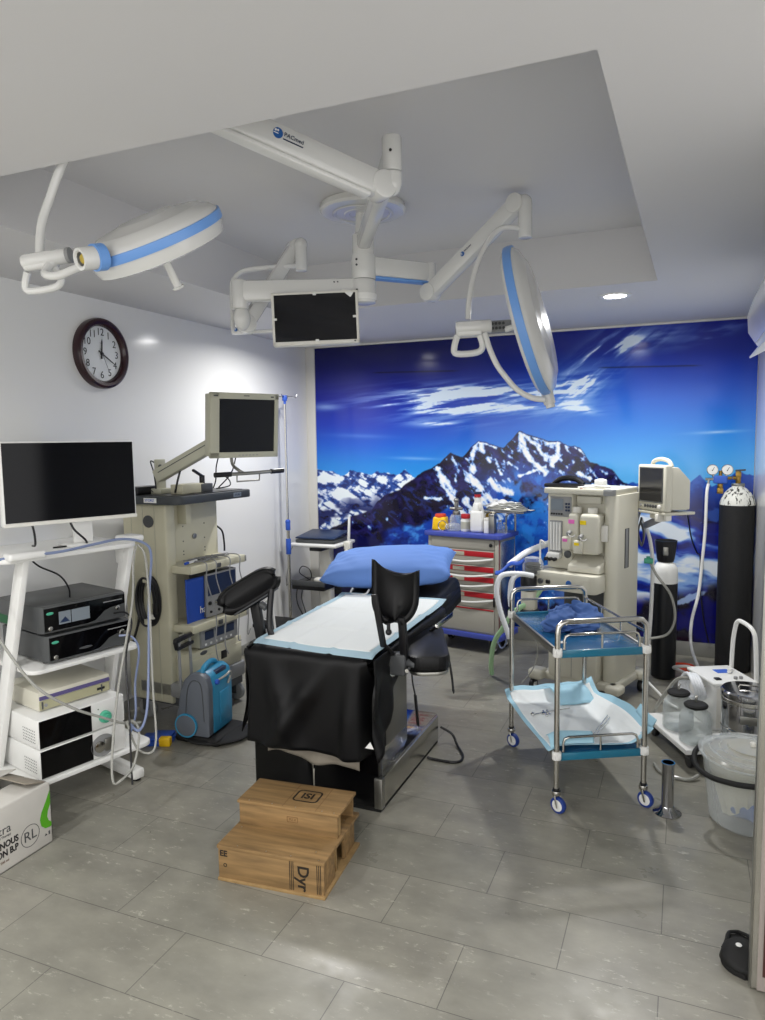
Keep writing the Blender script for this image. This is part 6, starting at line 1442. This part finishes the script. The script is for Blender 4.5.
obj('base', B().lathe([(0, 0), (.058, 0), (.06, .004), (.05, .012), (.035, .02), (.027, .034), (0, .034)], 40), M_mirror, t)
# black clog by the door leaf
CG = thing('clog', 'black rubber clog on the floor beside the open door leaf', 'shoe', (.205, 2.40, 0), R(2))
CG.scale = (1.05, .82, .9)
def clog_w(t): return .05*(max(0, 1-abs(2*t-1)**3.2)**.5)*(1+.22*math.cos(6.283*(t-.28)))
sole = [(clog_w(i/20), -.12+.24*i/20) for i in range(21)]; sole = sole+[(-x, y) for x, y in sole[::-1]]
obj('sole', B().prism(sole, 0, .022, None, .005), M_rubber, CG)
def upper(u, v):
    tt = .0+.52*u; x = (2*v-1); wv = clog_w(tt)*(1.03); zz = .02+.055*math.sqrt(max(0, 1-x*x))*min(1, (tt+.08)*2.6)+.0
    return (x*wv, -.12+.24*tt, zz)
obj('upper', B().grid(upper, 20, 20), M_rubber, CG, solid=.004)
obj('rim', B().tube([(x*.97, y, .028) for x, y in sole[10:32]], .006, 8, 2), M_rubber, CG)
obj('white_mark', B().sph((-.012, -.045, .078), (.009, .012, .003), 12), M_label, CG)

# ------------------------------------------------------------------ drip stand, computer cart and step by the back left corner
IV = thing('drip_stand', 'steel drip stand with blue clamps in the back left corner', 'drip stand', (-3.0, 5.15, 0))
obj('lower_pole', B().cyl((0, 0, .03), (0, 0, .96), .013), M_steel, IV)
obj('upper_pole', B().cyl((0, 0, .9), (0, 0, 2.0), .009), M_steelt, IV)
obj('clamp', B().cyl((0, 0, .92), (0, 0, .99), .02, bev=.004).sph((-.0, 0, .99), .022, 16), M_bluep, IV); obj('clamp', B().cyl((0, 0, .72), (0, 0, .85), .021, bev=.004), M_bluep, IV)
hk = obj('hook_head', B().cyl((0, 0, 1.975), (0, 0, 2.02), .02, bev=.004).cyl((0, 0, 1.95), (0, 0, 1.98), .011), M_bluep, IV)
for a in range(4):
    c, s = math.cos(a*1.5708+.3), math.sin(a*1.5708+.3); obj('hook', B().tube([(0, 0, 2.01), (.06*c, .06*s, 2.01), (.09*c, .09*s, 2.0), (.105*c, .105*s, 2.025)], .004, 8), M_chrome, hk)
for a in range(5):
    c, s = math.cos(a*1.2566), math.sin(a*1.2566)
    if -3.0+.14*c < XL+.03: c *= .7
    lg = obj('leg', B().obox((0, 0, .075), (.14*c, .14*s, .06), .025, .02, .004), M_steeld, IV); obj('castor', B().cyl((.135*c-.008, .135*s, .025), (.135*c+.008, .135*s, .025), .025, bev=.003), M_black, lg)
obj('hub', B().cyl((0, 0, .05), (0, 0, .10), .03, bev=.004), M_steeld, IV)
PC = thing('computer_cart', 'white pole cart carrying a closed dark laptop, behind the operating table', 'computer cart', (-2.78, 5.40, 0))
obj('column', B().box(-.052, .052, -.045, .045, .09, .77, .015, 3), M_whiteabs, PC)
wt_ = obj('work_top', B().box(-.245, .19, -.20, .18, .775, .805, .012, 3), M_white, PC)
obj('top_bracket', B().box(-.06, .05, -.19, .03, .745, .776, .006), M_black, PC)
obj('middle_tray', B().box(-.23, .08, -.20, .07, .415, .475, .01), M_black, PC)
obj('tray_lip', B().box(-.23, .08, -.205, -.19, .45, .495, .005), M_dgrey, PC)
ph = obj('probe_holder', B().box(.19, .25, -.06, .0, .745, .82, .012, 3).box(.205, .235, -.08, -.04, .69, .75, .008), M_whiteabs, PC)
obj('antenna', B().cyl((.225, -.03, .80), (.235, -.03, 1.02), .013, .010, bev=.003), M_white, ph)
for x, y in ((-.14, -.12), (.2, -.14), (-.2, .22), (.2, .22)):
    lg = obj('leg', B().obox((0, 0, .09), (x, y, .075), .05, .03, .008), M_whiteabs, PC); obj('castor', B().cyl((x-.012, y, .032), (x+.012, y, .032), .032, bev=.005), M_black, lg)
t = thing('laptop', 'closed navy laptop on the white pole cart', 'laptop', (-2.79, 5.39, .805))
obj('base', B().box(-.19, .17, -.16, .15, .002, .03, .006), M_dgrey, t); obj('lid', B().obox((-.01, -.16, .042), (-.01, .15, .075), .36, .014, .005), M_dkblue, t)
t = thing('computer_mouse', 'white mouse on the dark middle tray of the pole cart', 'mouse', (-2.80, 5.30, .475)); obj('shell', B().sph((0, 0, .012), (.05, .035, .026), 20), M_whiteabs, t); obj('button_seam', B().box(-.05, -.01, -.001, .001, .03, .034, 0, 1), M_grey, t)
cable('mouse_lead', 'black lead looping over the dark middle tray of the pole cart', 'lead', [(-2.86, 5.26, .49), (-2.93, 5.2, .56), (-2.89, 5.18, .62), (-2.82, 5.17, .60), (-2.82, 5.2, .53), (-2.88, 5.24, .49)], .004, M_black)
cable('tray_lead', 'black leads drooping below the middle tray of the pole cart', 'lead', [(-2.96, 5.22, .46), (-2.965, 5.2, .36), (-2.95, 5.2, .28), (-2.90, 5.2, .20), (-2.88, 5.2, .22), (-2.92, 5.21, .33), (-2.92, 5.22, .41)], .005, M_black)
cable('plug_lead', 'thin grey lead hanging from the work top beside the drip stand', 'lead', [(-3.01, 5.25, .78), (-3.02, 5.2, .72), (-3.03, 5.18, .60), (-3.06, 5.2, .45), (-3.03, 5.2, .47), (-2.98, 5.2, .47)], .003, M_grey)
FS = thing('foot_step', 'low step with black top and thin steel handrail by the left wall', 'foot step', (-2.93, 4.85, 0))
obj('top', B().box(-.16, .12, -.14, .14, .20, .235, .01), M_rubber, FS)
for x in (-.14, .10):
    for y in (-.12, .12): obj('leg', B().cyl((x, y, .0), (x*.92, y*.92, .21), .012), M_steelt, FS)
obj('handrail', B().tube([(-.10, -.15, .20), (-.08, -.15, .36), (-.0, -.15, .44), (.02, -.15, .45), (.035, -.15, .40), (.055, -.15, .21)], .009, 10, 4).tube([(-.1, -.15, .28), (.045, -.15, .28)], .006, 8), M_white, FS)
obj('rail_grip', B().cyl((.0, -.15, .283), (.04, -.15, .283), .012, bev=.003), M_black, FS)
